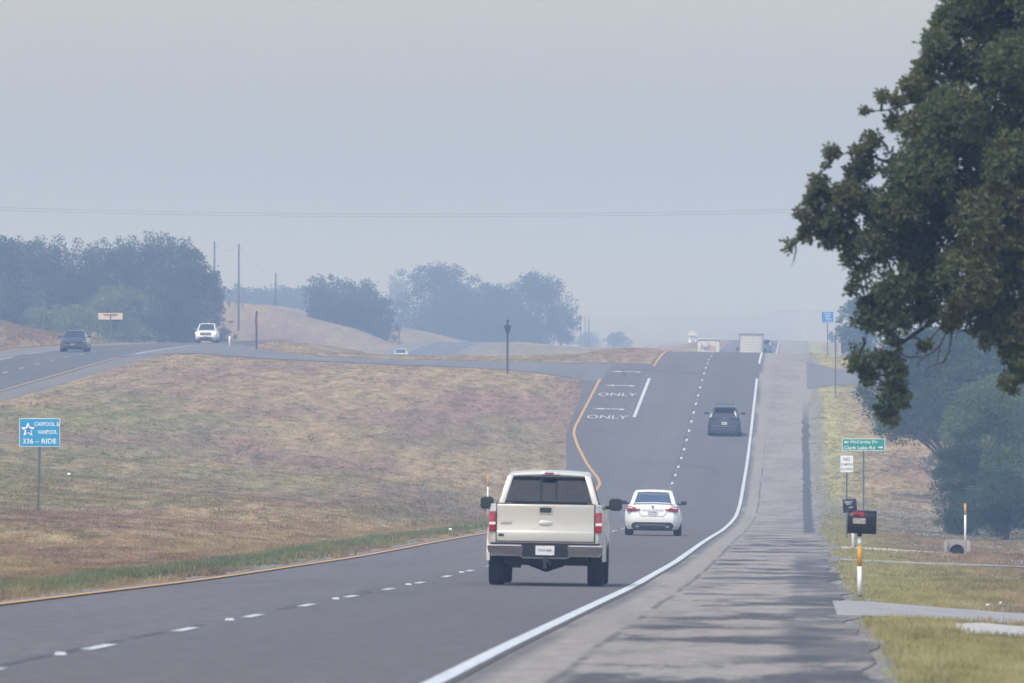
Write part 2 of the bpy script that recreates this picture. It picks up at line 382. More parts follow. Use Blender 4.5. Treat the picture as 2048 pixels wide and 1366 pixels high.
def tb(*a):
    t = np.array(a, float).reshape(-1, 2); p = prof(t, 14.0)
    return lambda Y: np.interp(Y, *p)
SO = tb(-300, 0, 1345, 0, 1800, 11, 2700, 19, 9500, 19)
T36 = tb(0, -1.5, 100, -3, 200, -4.3, 290, -5.4, 400, -6, 470, -5.5, 530, -4.3, 611, -3.0, 655, -2.75, 720, -2.62, 760, -3.4, 800, -4.2, 900, -5.2, 1000, -6, 1150, -6, 1300, -4.4, 1400, -3.9, 2000, -9, 3000, -9)
T29 = tb(0, -1.8, 100, -3.2, 200, -4.6, 290, -5.7, 400, -6.6, 470, -6.4, 530, -5.2, 611, -3.2, 655, -2.9, 720, -2.78, 760, -3.5, 800, -4.3, 900, -5.2, 1000, -6, 1150, -6, 1300, -4.8, 1400, -4.1, 2000, -9, 3000, -9)
T21 = tb(0, -2, 100, -3.4, 200, -4.8, 290, -6.1, 400, -7.4, 470, -7.5, 530, -6.1, 611, -3.5, 650, -3.02, 720, -2.72, 760, -3.3, 800, -4.2, 900, -5.2, 1000, -6, 1150, -5.9, 1300, -4.8, 1400, -4, 2000, -9, 3000, -9)
T64 = tb(0, 0, 400, -4, 560, -1.9, 640, -1.0, 700, .25, 730, .3, 775, -.9, 826, -1.95, 900, -2.8, 1000, -4.2, 1100, -4.6, 1200, -3.4, 1300, -1.1, 1400, -.9, 1600, -2, 2000, -8, 3000, -9)
T80 = tb(0, 1, 400, -2, 560, 0, 640, .4, 717, .6, 800, -1.4, 900, -1.8, 1000, -2.4, 1100, -1.2, 1200, .8, 1300, 2.7, 1400, 2.4, 1600, 0, 2000, -6, 3000, -9)
T115 = tb(0, 2, 400, 0, 700, 1, 900, -.5, 1000, 0, 1150, 1.6, 1300, 3.6, 1500, 3, 2000, -4, 3000, -9)
TR = tb(-300, 0, 0, -.2, 250, -.35, 300, -.5, 420, -.5, 600, -.35, 720, -.5, 9500, -.5)

def smoothn(x, y, s):
    a = np.sin(x * .9 / s + 1.3 * np.sin(y * .21 / s)) * np.sin(y * .31 / s + .7 * np.sin(x * .8 / s))
    b = np.sin(x * 2.1 / s + y * .5 / s + 2) * np.sin(y * .77 / s + 1 + x * .4 / s)
    return .6 * a + .4 * b

def H(X, Y):
    X = np.asarray(X, float); Y = np.asarray(Y, float); X, Y = np.broadcast_arrays(X, Y)
    so = SO(Y); zo = zO(Y); zr = zR(Y)
    ml = zr + .015 * (-2.88 + 14.6); mr = zr + .015 * (-2.88 - .95)
    o = np.zeros(X.shape)
    ks = [(-9000 + 0 * so, -9 + 0 * zo), (-400 + 0 * so, T115(Y)), (-115 + 0 * so, T115(Y)), (-80 + 0 * so, T80(Y)), (-64 + 0 * so, T64(Y)), (-58.2 + so, zo - .02), (-42.4 + so, zo),
          (-39 + so * .9, .35 * zo + .65 * T36(Y)), (-36 + so * .85, T36(Y)), (-29 + so * .6, T29(Y)), (-21 + so * .3, T21(Y)), (-17 + 0 * so, .55 * T21(Y) + .45 * ml - .04), (-14.6 + 0 * so, ml),
          (.95 + 0 * so, mr), (3 + 0 * so, mr - .12), (8 + 0 * so, mr + TR(Y)), (40 + 0 * so, mr + 2.2 * TR(Y)), (400 + 0 * so, mr - 2), (9000 + 0 * so, -9 + 0 * zo)]
    # the left carriageway pulls in beyond 1400 m, keep the knots ordered there
    xs = np.stack([k[0] for k in ks]); zs = np.stack([k[1] for k in ks])
    xs = np.maximum.accumulate(xs, 0)
    for i in range(len(ks) - 1):
        x0, x1 = xs[i], xs[i + 1]; m = (X >= x0) & (X < x1) & (x1 > x0)
        t = np.where(m, (X - x0) / np.maximum(x1 - x0, 1e-6), 0)
        o = np.where(m, zs[i] * (1 - t) + zs[i + 1] * t, o)
    # hump in the median beyond the crossing
    o = o + .42 * np.exp(-((X + 41.6) / 4.2) ** 2 - ((Y - 742) / 30) ** 2) + .22 * np.exp(-((X + 12.5) / 3.5) ** 2 - ((Y - 705) / 32) ** 2) * (X < -10.6)
    off = np.minimum(np.clip((-14.6 - X) / 4, 0, 1), np.clip((X - (-42 + so)) / 4, 0, 1)) + np.clip((X - 1) / 5, 0, 1) + np.clip((-58.5 + so - X) / 6, 0, 1)
    off = off * (1 - .8 * np.clip((Y - 600) / 10, 0, 1) * np.clip((690 - Y) / 20, 0, 1))
    o = o + off * (.16 * smoothn(X, Y, 4.0) + .05 * smoothn(X + 40, Y, 1.3))
    far = np.clip((Y - 2500) / 2500, 0, 1)
    o = o + far ** 2 * (12 + 3 * np.sin(X * .004 + 1) + 3 * np.sin(X * .011)) * np.exp(-((Y - 5600) / 1500) ** 2)
    return o
def h(x, y): return float(H(np.array([x]), np.array([y]))[0])
def slope(x, y): return math.atan((h(x, y + 2) - h(x, y - 2)) / 4)
def X_of(px, Y): return Y * (px - 1599.0) / F_PX
def Z_of(py, Y): return Y * (640.0 - py) / F_PX

YS = np.concatenate([np.arange(-300, 0, 15), np.arange(0, 780, 2.0), np.arange(780, 1420, 5.0), np.arange(1420, 3000, 40), np.arange(3000, 9001, 250)])
def sheet(name, mat, x0, x1, nx, y0, y1, lift, parent=None, xs=None):
    """surface following the land; x0, x1 may be functions of Y"""
    ys = YS[(YS > y0) & (YS < y1)]; ys = np.concatenate([[y0], ys, [y1]])
    f0 = x0 if callable(x0) else (lambda y: x0 + 0 * y); f1 = x1 if callable(x1) else (lambda y: x1 + 0 * y)
    if xs is None:
        u = np.linspace(0, 1, nx + 1); Xg = f0(ys)[:, None] * (1 - u) + f1(ys)[:, None] * u
    else: Xg = np.repeat(np.array(xs)[None, :], len(ys), 0); nx = len(xs) - 1
    Yg = np.repeat(ys[:, None], nx + 1, 1); Zg = H(Xg, Yg) + (lift(Xg, Yg) if callable(lift) else lift)
    v = np.stack([Xg, Yg, Zg], -1).reshape(-1, 3); n1 = nx + 1
    i = np.arange(len(ys) - 1)[:, None] * n1 + np.arange(nx)[None, :]
    q = np.stack([i, i + 1, i + 1 + n1, i + n1], -1).reshape(-1, 4)
    return quads(name, v, q, mat, parent, True)

def quads(name, v, q, mat, parent=None, smooth=False):
    me = bpy.data.meshes.new(name); me.vertices.add(len(v)); me.vertices.foreach_set('co', v.astype(np.float32).ravel())
    k = q.shape[1]; me.loops.add(q.size); me.loops.foreach_set('vertex_index', q.astype(np.int32).ravel())
    me.polygons.add(len(q)); me.polygons.foreach_set('loop_start', np.arange(0, q.size, k, dtype=np.int32))
    me.polygons.foreach_set('use_smooth', np.full(len(q), smooth)); me.update(calc_edges=True)
    me.materials.append(mat); o = bpy.data.objects.new(name, me); C.objects.link(o)
    if parent: o.parent = parent
    return o

# ground: lowered a little under the paving
def cross_band(X, Y):
    yc0 = 611 + (-14 - X) * 1.375; return yc0
def under(Xg, Yg):
    so = SO(Yg)
    a = (Xg > -10.4) & (Xg < .3)
    b = (Xg > -56.4 + so) & (Xg < -44.8 + so)
    c = (Xg > -14.0) & (Xg < -10) & (Yg > 540) & (Yg < 652)
    return np.where(a | b | c, -.12, 0.0)
xs = np.concatenate([[-9000, -4000, -2000, -1000, -500, -300, -200], np.arange(-150, -66, 6), np.arange(-66, 14, .8), np.arange(14, 60, 4), [70, 90, 120, 200, 400, 1000, 2500, 5000, 9000]])
xs = np.unique(np.concatenate([xs, [-14.6, .95, -10.75, -10.4, .2, .32, .6]]))
g = sheet('ground', M['ground'], 0, 0, 0, -300, 9000, under, xs=list(xs)); tag(g, kind='structure')

road = sheet('road', M['asphalt'], -10.55, -2.74, 8, -100, 3000, 0.02); tag(road, kind='structure')
def turn_left(y): return np.interp(y, [462, 500, 545, 612, 628, 640], [-12.1, -12.6, -13.75, -14.2, -15.5, -18])
tl = sheet('turn_lane', M['asphalt_turn'], turn_left, -10.55, 5, 462, 656, .03); tag(tl, kind='structure')
sh = sheet('shoulder', M['shoulder'], -2.74, lambda y: .72 + .12 * np.sin(y * .21) + .08 * np.sin(y * .53), 4, -100, 1500, .012); tag(sh, kind='structure')
opp = sheet('opposite_road', M['asphalt_opp'], lambda y: -53.9 + SO(y), lambda y: -45.7 + SO(y), 6, 300, 3000, .02); tag(opp, kind='structure')
tag(sheet('opposite_inner_shoulder', M['shoulder_opp'], lambda y: -45.7 + SO(y), lambda y: -43.9 + SO(y) + 0 * y, 2, 300, 1500, .016), kind='structure')
tag(sheet('opposite_outer_shoulder', M['shoulder_opp'], lambda y: -57.0 + SO(y), lambda y: -53.9 + SO(y), 2, 300, 1500, .016), kind='structure')
tag(sheet('opposite_turn_lane', M['asphalt_opp'], lambda y: -45.9 + SO(y), lambda y: np.interp(y, [640, 690, 790, 830], [-43.9, -41.8, -41.8, -44.8]), 3, 655, 830, .03), kind='structure')

# crossing through the median, skewed, its own sheet laid on the land
def cross_sheet(name, x0, x1, yn, yf, lift, nx=24, ny=8):
    u = np.linspace(0, 1, nx + 1); X = x0 + (x1 - x0) * u; v = np.linspace(0, 1, ny + 1)
    Xg = np.repeat(X[:, None], ny + 1, 1); Yg = yn(X)[:, None] * (1 - v) + yf(X)[:, None] * v
    Z = H(Xg, Yg) + lift
    n1 = ny + 1; i = np.arange(nx)[:, None] * n1 + np.arange(ny)[None, :]
    q = np.stack([i, i + n1, i + n1 + 1, i + 1], -1).reshape(-1, 4)
    o = quads(name, np.stack([Xg, Yg, Z], -1).reshape(-1, 3), q, M['asphalt_cross'], None, True); return tag(o, kind='structure')
cross_sheet('crossing_road', -46.4, -13.2, lambda X: np.interp(X, [-46.5, -42, -38, -22, -16, -13.2], [628, 646, 648, 628, 622, 616]),
            lambda X: np.interp(X, [-46.5, -42, -38, -22, -16, -13], [716, 700, 684, 656, 652, 654]), .035, 40, 10)
cross_sheet('side_road', .5, 60, lambda X: np.interp(X, [.5, 3, 60], [610, 622, 624]), lambda X: np.interp(X, [.5, 3, 60], [668, 651, 646]), .03, 30, 5)
# driveways on the right
def drive(name, y0, y1, x0, x1, mat, th=.05, jag=.0):
    ys = np.linspace(y0, y1, 5); xs_ = np.linspace(x0, x1, 90); rj = random.Random(int(y0)); v = []; 
    for k, x in enumerate(xs_):
        for j, y in enumerate(ys):
            yy = y + (jag * rj.uniform(-1, 1) if j in (0, 4) else 0); v.append((x, yy, h(x, yy) + th))
    q = np.array([(i * 5 + j, (i + 1) * 5 + j, (i + 1) * 5 + j + 1, i * 5 + j + 1) for i in range(89) for j in range(4)])
    o = quads(name, np.array(v), q, mat, None, True); return tag(o, kind='structure')
drive('driveway', 122, 141, .5, 30, M['concrete'], .018, .45)
drive('gravel_drive', 109, 119.5, 1.75, 30, M['limestone'], .016, 1.6)
drive('concrete_path', 226, 231, 1.0, 30, M['concrete'], .02, .3)
drive('gravel_path', 262, 270, 1.2, 4.6, M['limestone'], .02, 2.2)

# ---------------------------------------------------------------- painted markings
def strip(name, pts, w, mat, parent, lift=.028):
    """pts (x, y) centre line"""
    dense = []
    for (x0, y0), (x1, y1) in zip(pts[:-1], pts[1:]):
        n = max(1, int(abs(y1 - y0) / 4))
        for k in range(n): dense.append((x0 + (x1 - x0) * k / n, y0 + (y1 - y0) * k / n))
    dense.append(pts[-1]); a = np.array(dense); v = []
    zl = H(a[:, 0] - w / 2, a[:, 1]) + lift; zr_ = H(a[:, 0] + w / 2, a[:, 1]) + lift
    for (x, y), p, q in zip(a, zl, zr_): v += [(x - w / 2, y, p), (x + w / 2, y, q)]
    f = [(2 * i, 2 * i + 1, 2 * i + 3, 2 * i + 2) for i in range(len(a) - 1)]
    o = mesh_obj(name, v, f, mat, parent); return o
strip('edge_line', [(-2.88, 30), (-2.88, 627)], .16, M['white_line'], road)
strip('edge_line', [(-2.88, 661), (-2.88, 1500)], .16, M['white_line'], road)
strip('yellow_edge_line', [(-10.22, 60), (-10.22, 474), (-10.5, 482), (-11.6, 504), (-12.75, 530), (-13.25, 543), (-13.4, 552), (-13.4, 622)], .16, M['yellow_line'], road, .042)
strip('yellow_edge_line', [(-10.22, 649), (-10.22, 1500)], .16, M['yellow_line'], road, .042)
strip('turn_lane_line', [(-10.12, 566), (-10.12, 624)], .2, M['white_line'], tl, .04)
for n in range(-3, 60):
    y = 86.5 + 12.192 * n
    if y > 1420: break
    strip('lane_dash', [(-6.56, y - 1.52), (-6.56, y + 1.52)], .13, M['white_line'], road)
M['marker_paint'] = simple('marker_ceramic', (.5, .5, .48), .5)
def marker(x, y, parent, mat=M['marker_paint'], lift=.03):
    z = h(x, y) + lift; m = MB(); m.hull([(x - .055, y - .05, z), (x + .055, y - .05, z), (x + .055, y + .05, z), (x - .055, y + .05, z)],
        [(x - .04, y - .02, z + .022), (x + .04, y - .02, z + .022), (x + .04, y + .02, z + .022), (x - .04, y + .02, z + .022)])
    m.build('pavement_marker', mat, parent)
for n in range(-1, 50, 2): marker(-6.56, 86.5 + 12.192 * (n + .5) - .6 + (2.2 if n < 20 else 0), road)
for k in range(10): marker(-10.5, 567 + 6.1 * k, tl)
for yy in (598.0, 566.0):        # ONLY with its turn arrow, twice
    o = lettering('ONLY', 'road_word', M['white_line'], tl, 0, 0, 0, 2.5, 4.4, 'ground')
    for v in o.data.vertices:
        x, y = -11.75 + v.co.x, yy + v.co.y; v.co = (x, y, h(x, y) + .04)
for yy, ww in ((611.5, 2.1), (577.0, 2.1), (636, 2.3)):
    v = []
    xsA = [-ww * .62, -ww * .3, -ww * .3, .55, .72, .62, .5, .3, -ww * .3, -ww * .3]
    ysA = [0, 1.0, .35, .35, .1, -1.3, -1.3, -.3, -.3, -1.0]
    for a_, b_ in zip(xsA, ysA):
        x, y = -11.6 + a_, yy + b_; v.append((x, y, h(x, y) + .04))
    mesh_obj('turn_arrow', v, [tuple(range(10))[::-1]], M['white_line'], tl)
# left carriageway
for n in range(-8, 70):
    y = 579 + 12.192 * n
    if y > 1400: break
    s_ = float(SO(y)); strip('lane_dash', [(-49.8 + s_, y - 1.5), (-49.8 + s_, y + 1.5)], .13, M['white_line'], opp, .03)
strip('edge_line', [(-53.5, 480), (-53.5, 628)], .16, M['white_line'], opp, .03)
strip('edge_line', [(-53.5, 640), (-53.5, 1400)], .16, M['white_line'], opp, .03)
strip('yellow_edge_line', [(-46.1, 480), (-46.1, 626)], .14, M['yellow_line'], opp, .03)
strip('yellow_edge_line', [(-46.1, 840), (-46.1, 1400)], .16, M['yellow_line'], opp, .03)
strip('turn_lane_line', [(-46.0, 640), (-46.0, 700)], .2, M['white_line'], opp, .045)
strip('edge_line', [(-2.88 - 0.0, 1500), (-2.88, 2600)], .2, M['white_line'], road)
# tyre skid marks
def skid(pts, w=.16):
    o = strip('tyre_mark', pts, w, M['skid'], road, .025)
t_ = NT('skid_rubber'); t_.b.inputs['Base Color'].default_value = (.055, .055, .06, 1); t_.b.inputs['Roughness'].default_value = .9; M['skid'] = t_.m
skid([(-5.0, 574), (-4.6, 580), (-4.1, 585), (-3.5, 590), (-3.1, 593)], .06)
skid([(-5.3, 560), (-4.6, 557), (-4.15, 550), (-3.9, 541)], .07)
skid([(-4.0, 562), (-3.6, 556), (-3.4, 548), (-3.4, 541)], .07)
skid([(-12.7, 585), (-12.9, 574), (-13.0, 560)], .07)
skid([(-11.0, 592), (-11.3, 583), (-11.5, 572)], .06)

# ---------------------------------------------------------------- grass tufts
def tufts(name, n, xr, yr, hgt, wid, seed, blades=5, keep=None):
    r = np.random.default_rng(seed)
    y = np.exp(r.uniform(math.log(yr[0]), math.log(yr[1]), n)); x0, x1 = xr(y); x = r.uniform(0, 1, n) * (x1 - x0) + x0
    if keep is not None: k = keep(x, y, r); x, y = x[k], y[k]
    n = len(x); z = H(x, y); hh = r.uniform(hgt[0], hgt[1], n) * (1 + .5 * smoothn(x, y, 2.0)); hh = np.maximum(hh, .03)
    ww = wid * np.clip(y / 150, .7, 3.5)
    B = blades; ang = r.uniform(0, 2 * np.pi, (n, B)); ln = r.uniform(.1, .9, (n, B)) * hh[:, None]; hb = hh[:, None] * r.uniform(.6, 1.15, (n, B))
    ox = r.normal(0, .07, (n, B)); oy = r.normal(0, .07, (n, B))
    bx = x[:, None] + ox; by = y[:, None] + oy; tx = bx + np.cos(ang) * ln; ty = by + np.sin(ang) * ln; tz = z[:, None] + hb
    a = np.stack([bx - ww[:, None] / 2, by, z[:, None] - .02 + 0 * bx], -1); b = np.stack([bx + ww[:, None] / 2, by, z[:, None] - .02 + 0 * bx], -1); c = np.stack([tx, ty, tz], -1)
    v = np.stack([a, b, c], 2).reshape(-1, 3); q = np.arange(len(v)).reshape(-1, 3)
    return tag(quads(name, v, q, M['tuft']), kind='stuff')
def xr_med(y):
    lo = np.maximum(-43.6, y * (-1640.0) / F_PX - 1); hi = np.where(y > 462, turn_left(y) - .1, -10.85); hi = np.where(y > 656, -10.9, hi); return np.minimum(lo, hi - .1), hi
def keep_med(x, y, r):
    yn = np.interp(x, [-46.5, -42, -38, -22, -16, -13.2], [628, 646, 648, 628, 622, 616]); yf = np.interp(x, [-46.5, -42, -38, -22, -16, -13], [716, 700, 684, 656, 652, 654])
    bare = (x > -11.6) & (y < 440) & (smoothn(x, y, 1.2) + r.normal(0, .5, len(x)) > -.1)
    bay = (x < -41.6) & (y > 655) & (y < 830)
    return ~(((y > yn) & (y < yf)) | bare | bay)
def keep_r(x, y, r):
    d = ((y > 121.5) & (y < 141.5)) | ((y > 108.5) & (y < 120) & (x > 1.9)) | ((y > 225.5) & (y < 231.5)) | ((y > 261) & (y < 271) & (x < 4.8)) | ((y > 609) & (y < 669) & (x < 3)) | ((y > 621) & (y < 651))
    return ~d & ~((x < 1.3) & (r.uniform(0, 1, len(x)) < .6))
tufts('median_grass', 90000, xr_med, (100, 800), (.02, .07), .02, 3, 4, keep_med)
tufts('green_edge_grass', 4500, lambda y: (-12.2 + .3 * np.sin(y * .13), -11.35 + .25 * np.sin(y * .3)), (100, 300), (.05, .16), .02, 4, 6)
tufts('tall_weeds', 6000, xr_med, (100, 520), (.08, .26), .016, 21, 5, lambda x, y, r: keep_med(x, y, r) & (smoothn(x, y * .4, 2.2) > .35))
tufts('dry_weeds', 2600, lambda y: (-11.15 + 0 * y, -10.75 + 0 * y), (100, 470), (.03, .13), .03, 14, 6, lambda x, y, r: smoothn(x * .3, y, 1.0) > .25)
tufts('roadside_grass', 45000, lambda y: (.85 + 0 * y, np.maximum(y * 470 / F_PX + .6, 2.2)), (70, 800), (.03, .1), .02, 5, 5, keep_r)
tufts('bank_grass', 14000, lambda y: (-66 + 0 * y, -57.3 + 0 * y), (600, 1000), (.04, .12), .03, 6, 4)

# ---------------------------------------------------------------- vehicles
def shell(levels, ztop, zbot, W, rc, parent, mat, name='body', cap=True, ns=14, rc_pow=2.2, bevel=0):
    """body as horizontal outlines stacked from sill to shoulder. levels: (v, half width, rear y, front y); ztop/zbot functions of y"""
    rings = []
    for (v, w, yr, yf) in levels:
        L = yf - yr; ring_l = []; 
        for j in range(ns + 1):
            u = j / ns; u = .5 - .5 * math.cos(math.pi * u); y = yr + L * u
            d = min(y - yr, yf - y); k = 1 if d >= rc else (1 - (1 - d / rc) ** rc_pow) 
            hw = (w - rc * .55) + rc * .55 * k
            z = zbot(y) + v * (ztop(y) - zbot(y)); ring_l.append((hw, y, z))
        rings.append(ring_l)
    n = ns + 1; vs = []; fs = []
    for rg in rings: vs += [(-a, b, c) for a, b, c in rg] + [(a, b, c) for a, b, c in reversed(rg)]
    m = 2 * n
    for i in range(len(rings) - 1):
        for j in range(m): fs.append((i * m + j, i * m + (j + 1) % m, (i + 1) * m + (j + 1) % m, (i + 1) * m + j)[::-1])
    if cap:
        b = (len(rings) - 1) * m; c0 = len(vs)
        for j, (hw, y, z) in enumerate(rings[-1]): vs.append((0, y, z + .03 * min(1, hw)))
        for j in range(n - 1):
            l0, l1 = b + j, b + j + 1; r0, r1 = b + m - 1 - j, b + m - 2 - j
            fs += [(l0, c0 + j, c0 + j + 1, l1)[::-1], (c0 + j, r0, r1, c0 + j + 1)[::-1]]
        fs += [(b, b + m - 1, c0)[::-1]]; fs += [(b + n - 1, c0 + n - 1, b + n)[::-1]]
        fs.append(tuple(range(m)))
    o = mesh_obj(name, vs, fs, mat, parent, True)
    # make face normals agree
    import bmesh
    bm = bmesh.new(); bm.from_mesh(o.data); bmesh.ops.recalc_face_normals(bm, faces=bm.faces); bm.to_mesh(o.data); bm.free()
    try: o.data.set_sharp_from_angle(angle=math.radians(38))
    except Exception: pass
    return o

def wheel(parent, x, y, r, w, rim_mat=None):
    m = MB(); n = 28; prof_ = [(-w / 2, r * .62), (-w / 2, r * .93), (-w / 2 + w * .12, r), (w / 2 - w * .12, r), (w / 2, r * .93), (w / 2, r * .62)]
    vs = []; fs = []
    for px_, pr in prof_: vs += [(px_, pr * math.cos(2 * math.pi * k / n), pr * math.sin(2 * math.pi * k / n)) for k in range(n)]
    for i in range(5): fs += [(i * n + k, i * n + (k + 1) % n, (i + 1) * n + (k + 1) % n, (i + 1) * n + k) for k in range(n)]
    m.add(vs, fs); t = m.build('tyre', M['rubber'], parent, True); t.location = (x, y, r)
    rm = MB(); rm.tube([(-w * .3, 0, 0), (w * .3, 0, 0)], r * .2, 12)
    rm.tube([(-w * .1, 0, 0), (w * .1, 0, 0)], [r * .64, r * .64], 20)
    for k in range(5):
        a = 2 * math.pi * k / 5; rm.box((0, r * .38 * math.cos(a), r * .38 * math.sin(a)), (w * .5, .07, .07))
    o = rm.build('rim', rim_mat or M['alloy'], t, False); return t

def panel(name, pts, th, mat, parent, inset=0.0):
    """thin plate from 4 corner points (outline order), thickness along the normal"""
    p = [Vector(q) for q in pts]; nrm = (p[1] - p[0]).cross(p[3] - p[0]).normalized() * th; c = sum(p, Vector()) / len(p)
    if inset: p = [q + (c - q).normalized() * inset for q in p]
    m = MB(); m.hull([q - nrm for q in p], p); return m.build(name, mat, parent)

def bar(m, a, b, wx, wy):
    """box beam between two points"""
    a = Vector(a); b = Vector(b); X = Vector((wx / 2, 0, 0)); Yv = Vector((0, wy / 2, 0))
    m.hull([a - X - Yv, a + X - Yv, a + X + Yv, a - X + Yv], [b - X - Yv, b + X - Yv, b + X + Yv, b - X + Yv]); return m

def greenhouse(par, zb, zt, wb, wt, yr, yr2, yf2, yf, paint, glass, rth=.07, pillar=.09, rear_glass=None, crown=.035, tail=True, mid=True):
    """roof on pillars with separate panes; b = belt line, t = roof; yr rear base, yr2 rear of roof, yf2 front of roof, yf cowl"""
    n = 12; vs = []; fs = []; zr_ = zt - rth
    ny = 6
    for lev, (dz, s) in enumerate(((0, 1.0), (rth * .45, 1.0), (rth, .93))):
        for j in range(ny + 1):
            u = j / ny; y = (yr2 - .02) + (yf2 - yr2 + .04) * u; sag = .06 * (2 * u - 1) ** 2 * (1 if u > .5 else .8)
            for i in range(n + 1):
                q = i / n * 2 - 1; x = q * (wt + .03) * s * (1 - .03 * (2 * u - 1) ** 2); vs.append((x, y, zr_ + dz - sag * (dz / rth) + crown * (1 - q * q) * (1 if lev else .6)))
    N = (n + 1) * (ny + 1)
    def idx(l, j, i): return l * N + j * (n + 1) + i
    for j in range(ny):
        for i in range(n): fs.append((idx(2, j, i), idx(2, j, i + 1), idx(2, j + 1, i + 1), idx(2, j + 1, i))); fs.append((idx(0, j, i), idx(0, j + 1, i), idx(0, j + 1, i + 1), idx(0, j, i + 1)))
    for l in (0, 1):
        for i in range(n): fs.append((idx(l, 0, i), idx(l, 0, i + 1), idx(l + 1, 0, i + 1), idx(l + 1, 0, i))); fs.append((idx(l, ny, i), idx(l + 1, ny, i), idx(l + 1, ny, i + 1), idx(l, ny, i + 1)))
        for j in range(ny): fs.append((idx(l, j, 0), idx(l + 1, j, 0), idx(l + 1, j + 1, 0), idx(l, j + 1, 0))); fs.append((idx(l, j, n), idx(l, j + 1, n), idx(l + 1, j + 1, n), idx(l + 1, j, n)))
    mesh_obj('roof', vs, fs, paint, par, True)
    p = pillar
    for s in (-1, 1):
        m = MB(); bar(m, (s * (wb - p * .6), yr + .02, zb - .03), (s * (wt - p * .35), yr2 + .02, zr_ + .03), p * 1.3, p * 1.6); m.build('pillar', paint, par, bevel=.012); m = MB()
        bar(m, (s * (wb - p / 2), yf - .02, zb - .03), (s * (wt - p / 3), yf2 - .02, zr_ + .03), p * .8, p); m.build('pillar', paint, par, bevel=.012); m = MB()
        if mid:
            ym = (yr * .45 + yf * .55); ym2 = yr2 * .45 + yf2 * .55
            bar(m, (s * (wb - .02), ym, zb - .03), (s * (wt - .01), ym2, zr_ + .03), .03, .1); m.build('pillar', M['black_plastic'], par)
    e = .012
    panel('rear_window', [(-wb + p, yr + e, zb), (wb - p, yr + e, zb), (wt - p * .6, yr2 + e, zr_ + .01), (-wt + p * .6, yr2 + e, zr_ + .01)], .006, rear_glass or glass, par)
    panel('windscreen', [(wb - p * .6, yf - e, zb), (-wb + p * .6, yf - e, zb), (-wt + p * .5, yf2 - e, zr_ + .01), (wt - p * .5, yf2 - e, zr_ + .01)], .006, glass, par)
    for s in (-1, 1):
        q = [(s * (wb - .02), yr + .08, zb), (s * (wb - .02), yf - .08, zb), (s * (wt - .01), yf2 - .06, zr_ + .01), (s * (wt - .01), yr2 + .06, zr_ + .01)]
        panel('side_window', q if s > 0 else q[::-1], .005, glass, par)

def seats(par, zf, y_front, mat, w=.38, rear_y=None, head=1.1, hh=.24):
    for x in (-w, w):
        m = MB(); m.box((x, y_front, zf + .3), (.5, .16, .62), .85).box((x, y_front, zf + .3 + .31 + hh / 2), (.28, .1, hh), .8).box((x, y_front + .28, zf), (.5, .5, .16))
        m.build('seat', mat, par, bevel=.03)
    if rear_y is not None:
        m = MB(); m.box((0, rear_y, zf + .26), (1.2, .18, .56), .95).box((-.38, rear_y, zf + .62), (.26, .1, .15), .8).box((.38, rear_y, zf + .62), (.26, .1, .15), .8).box((0, rear_y + .25, zf), (1.25, .5, .16))
        m.build('rear_bench', mat, par, bevel=.03)

def mirror(par, x, y, z, w, hgt, mat, glass=True, th=.1, back=False):
    s = 1 if x > 0 else -1
    m = MB(); m.prism(rrect(w, hgt, min(w, hgt) * .28, x, z), y - th / 2, y + th / 2); m.box((x - s * (w / 2 + .06), y, z - hgt * .25), (.18, .05, .06))
    o = m.build('mirror', mat, par, bevel=.012)
    g_ = MB(); yy = y - th / 2 - .004 if not back else y + th / 2 + .004
    g_.prism(rrect(w * .82, hgt * .8, min(w, hgt) * .2, x, z), yy - .003, yy + .003); g_.build('mirror_glass', M['mirror_glass'], o); return o
M['mirror_glass'] = simple('mirror_glass', (.05, .07, .08), .1, .9)

def plate(par, x, y, z, txt, w=.32, hh=.16, red=True, face='back'):
    m = MB(); m.prism(rrect(w, hh, .012, x, z), y - .006, y + .004); o = m.build('licence_plate', M['plate'], par)
    yy = y - .009 if face == 'back' else y + .007
    lettering(txt, 'plate_lettering', M['ink'], o, x, yy, z - .008, w * .8, hh * .42, face)
    return o

def place(e, X, Y, back=False):
    e.location = (X, Y, h(X, Y) + .025)
    a = slope(X, Y + (2.4 if not back else -2.4)); roll = math.atan(h(X + .8, Y) - h(X - .8, Y)) / 1.6
    roll = math.atan((h(X + .8, Y) - h(X - .8, Y)) / 1.6)
    if back: e.rotation_euler = (-a, roll, math.pi)
    else: e.rotation_euler = (a, -roll, 0)

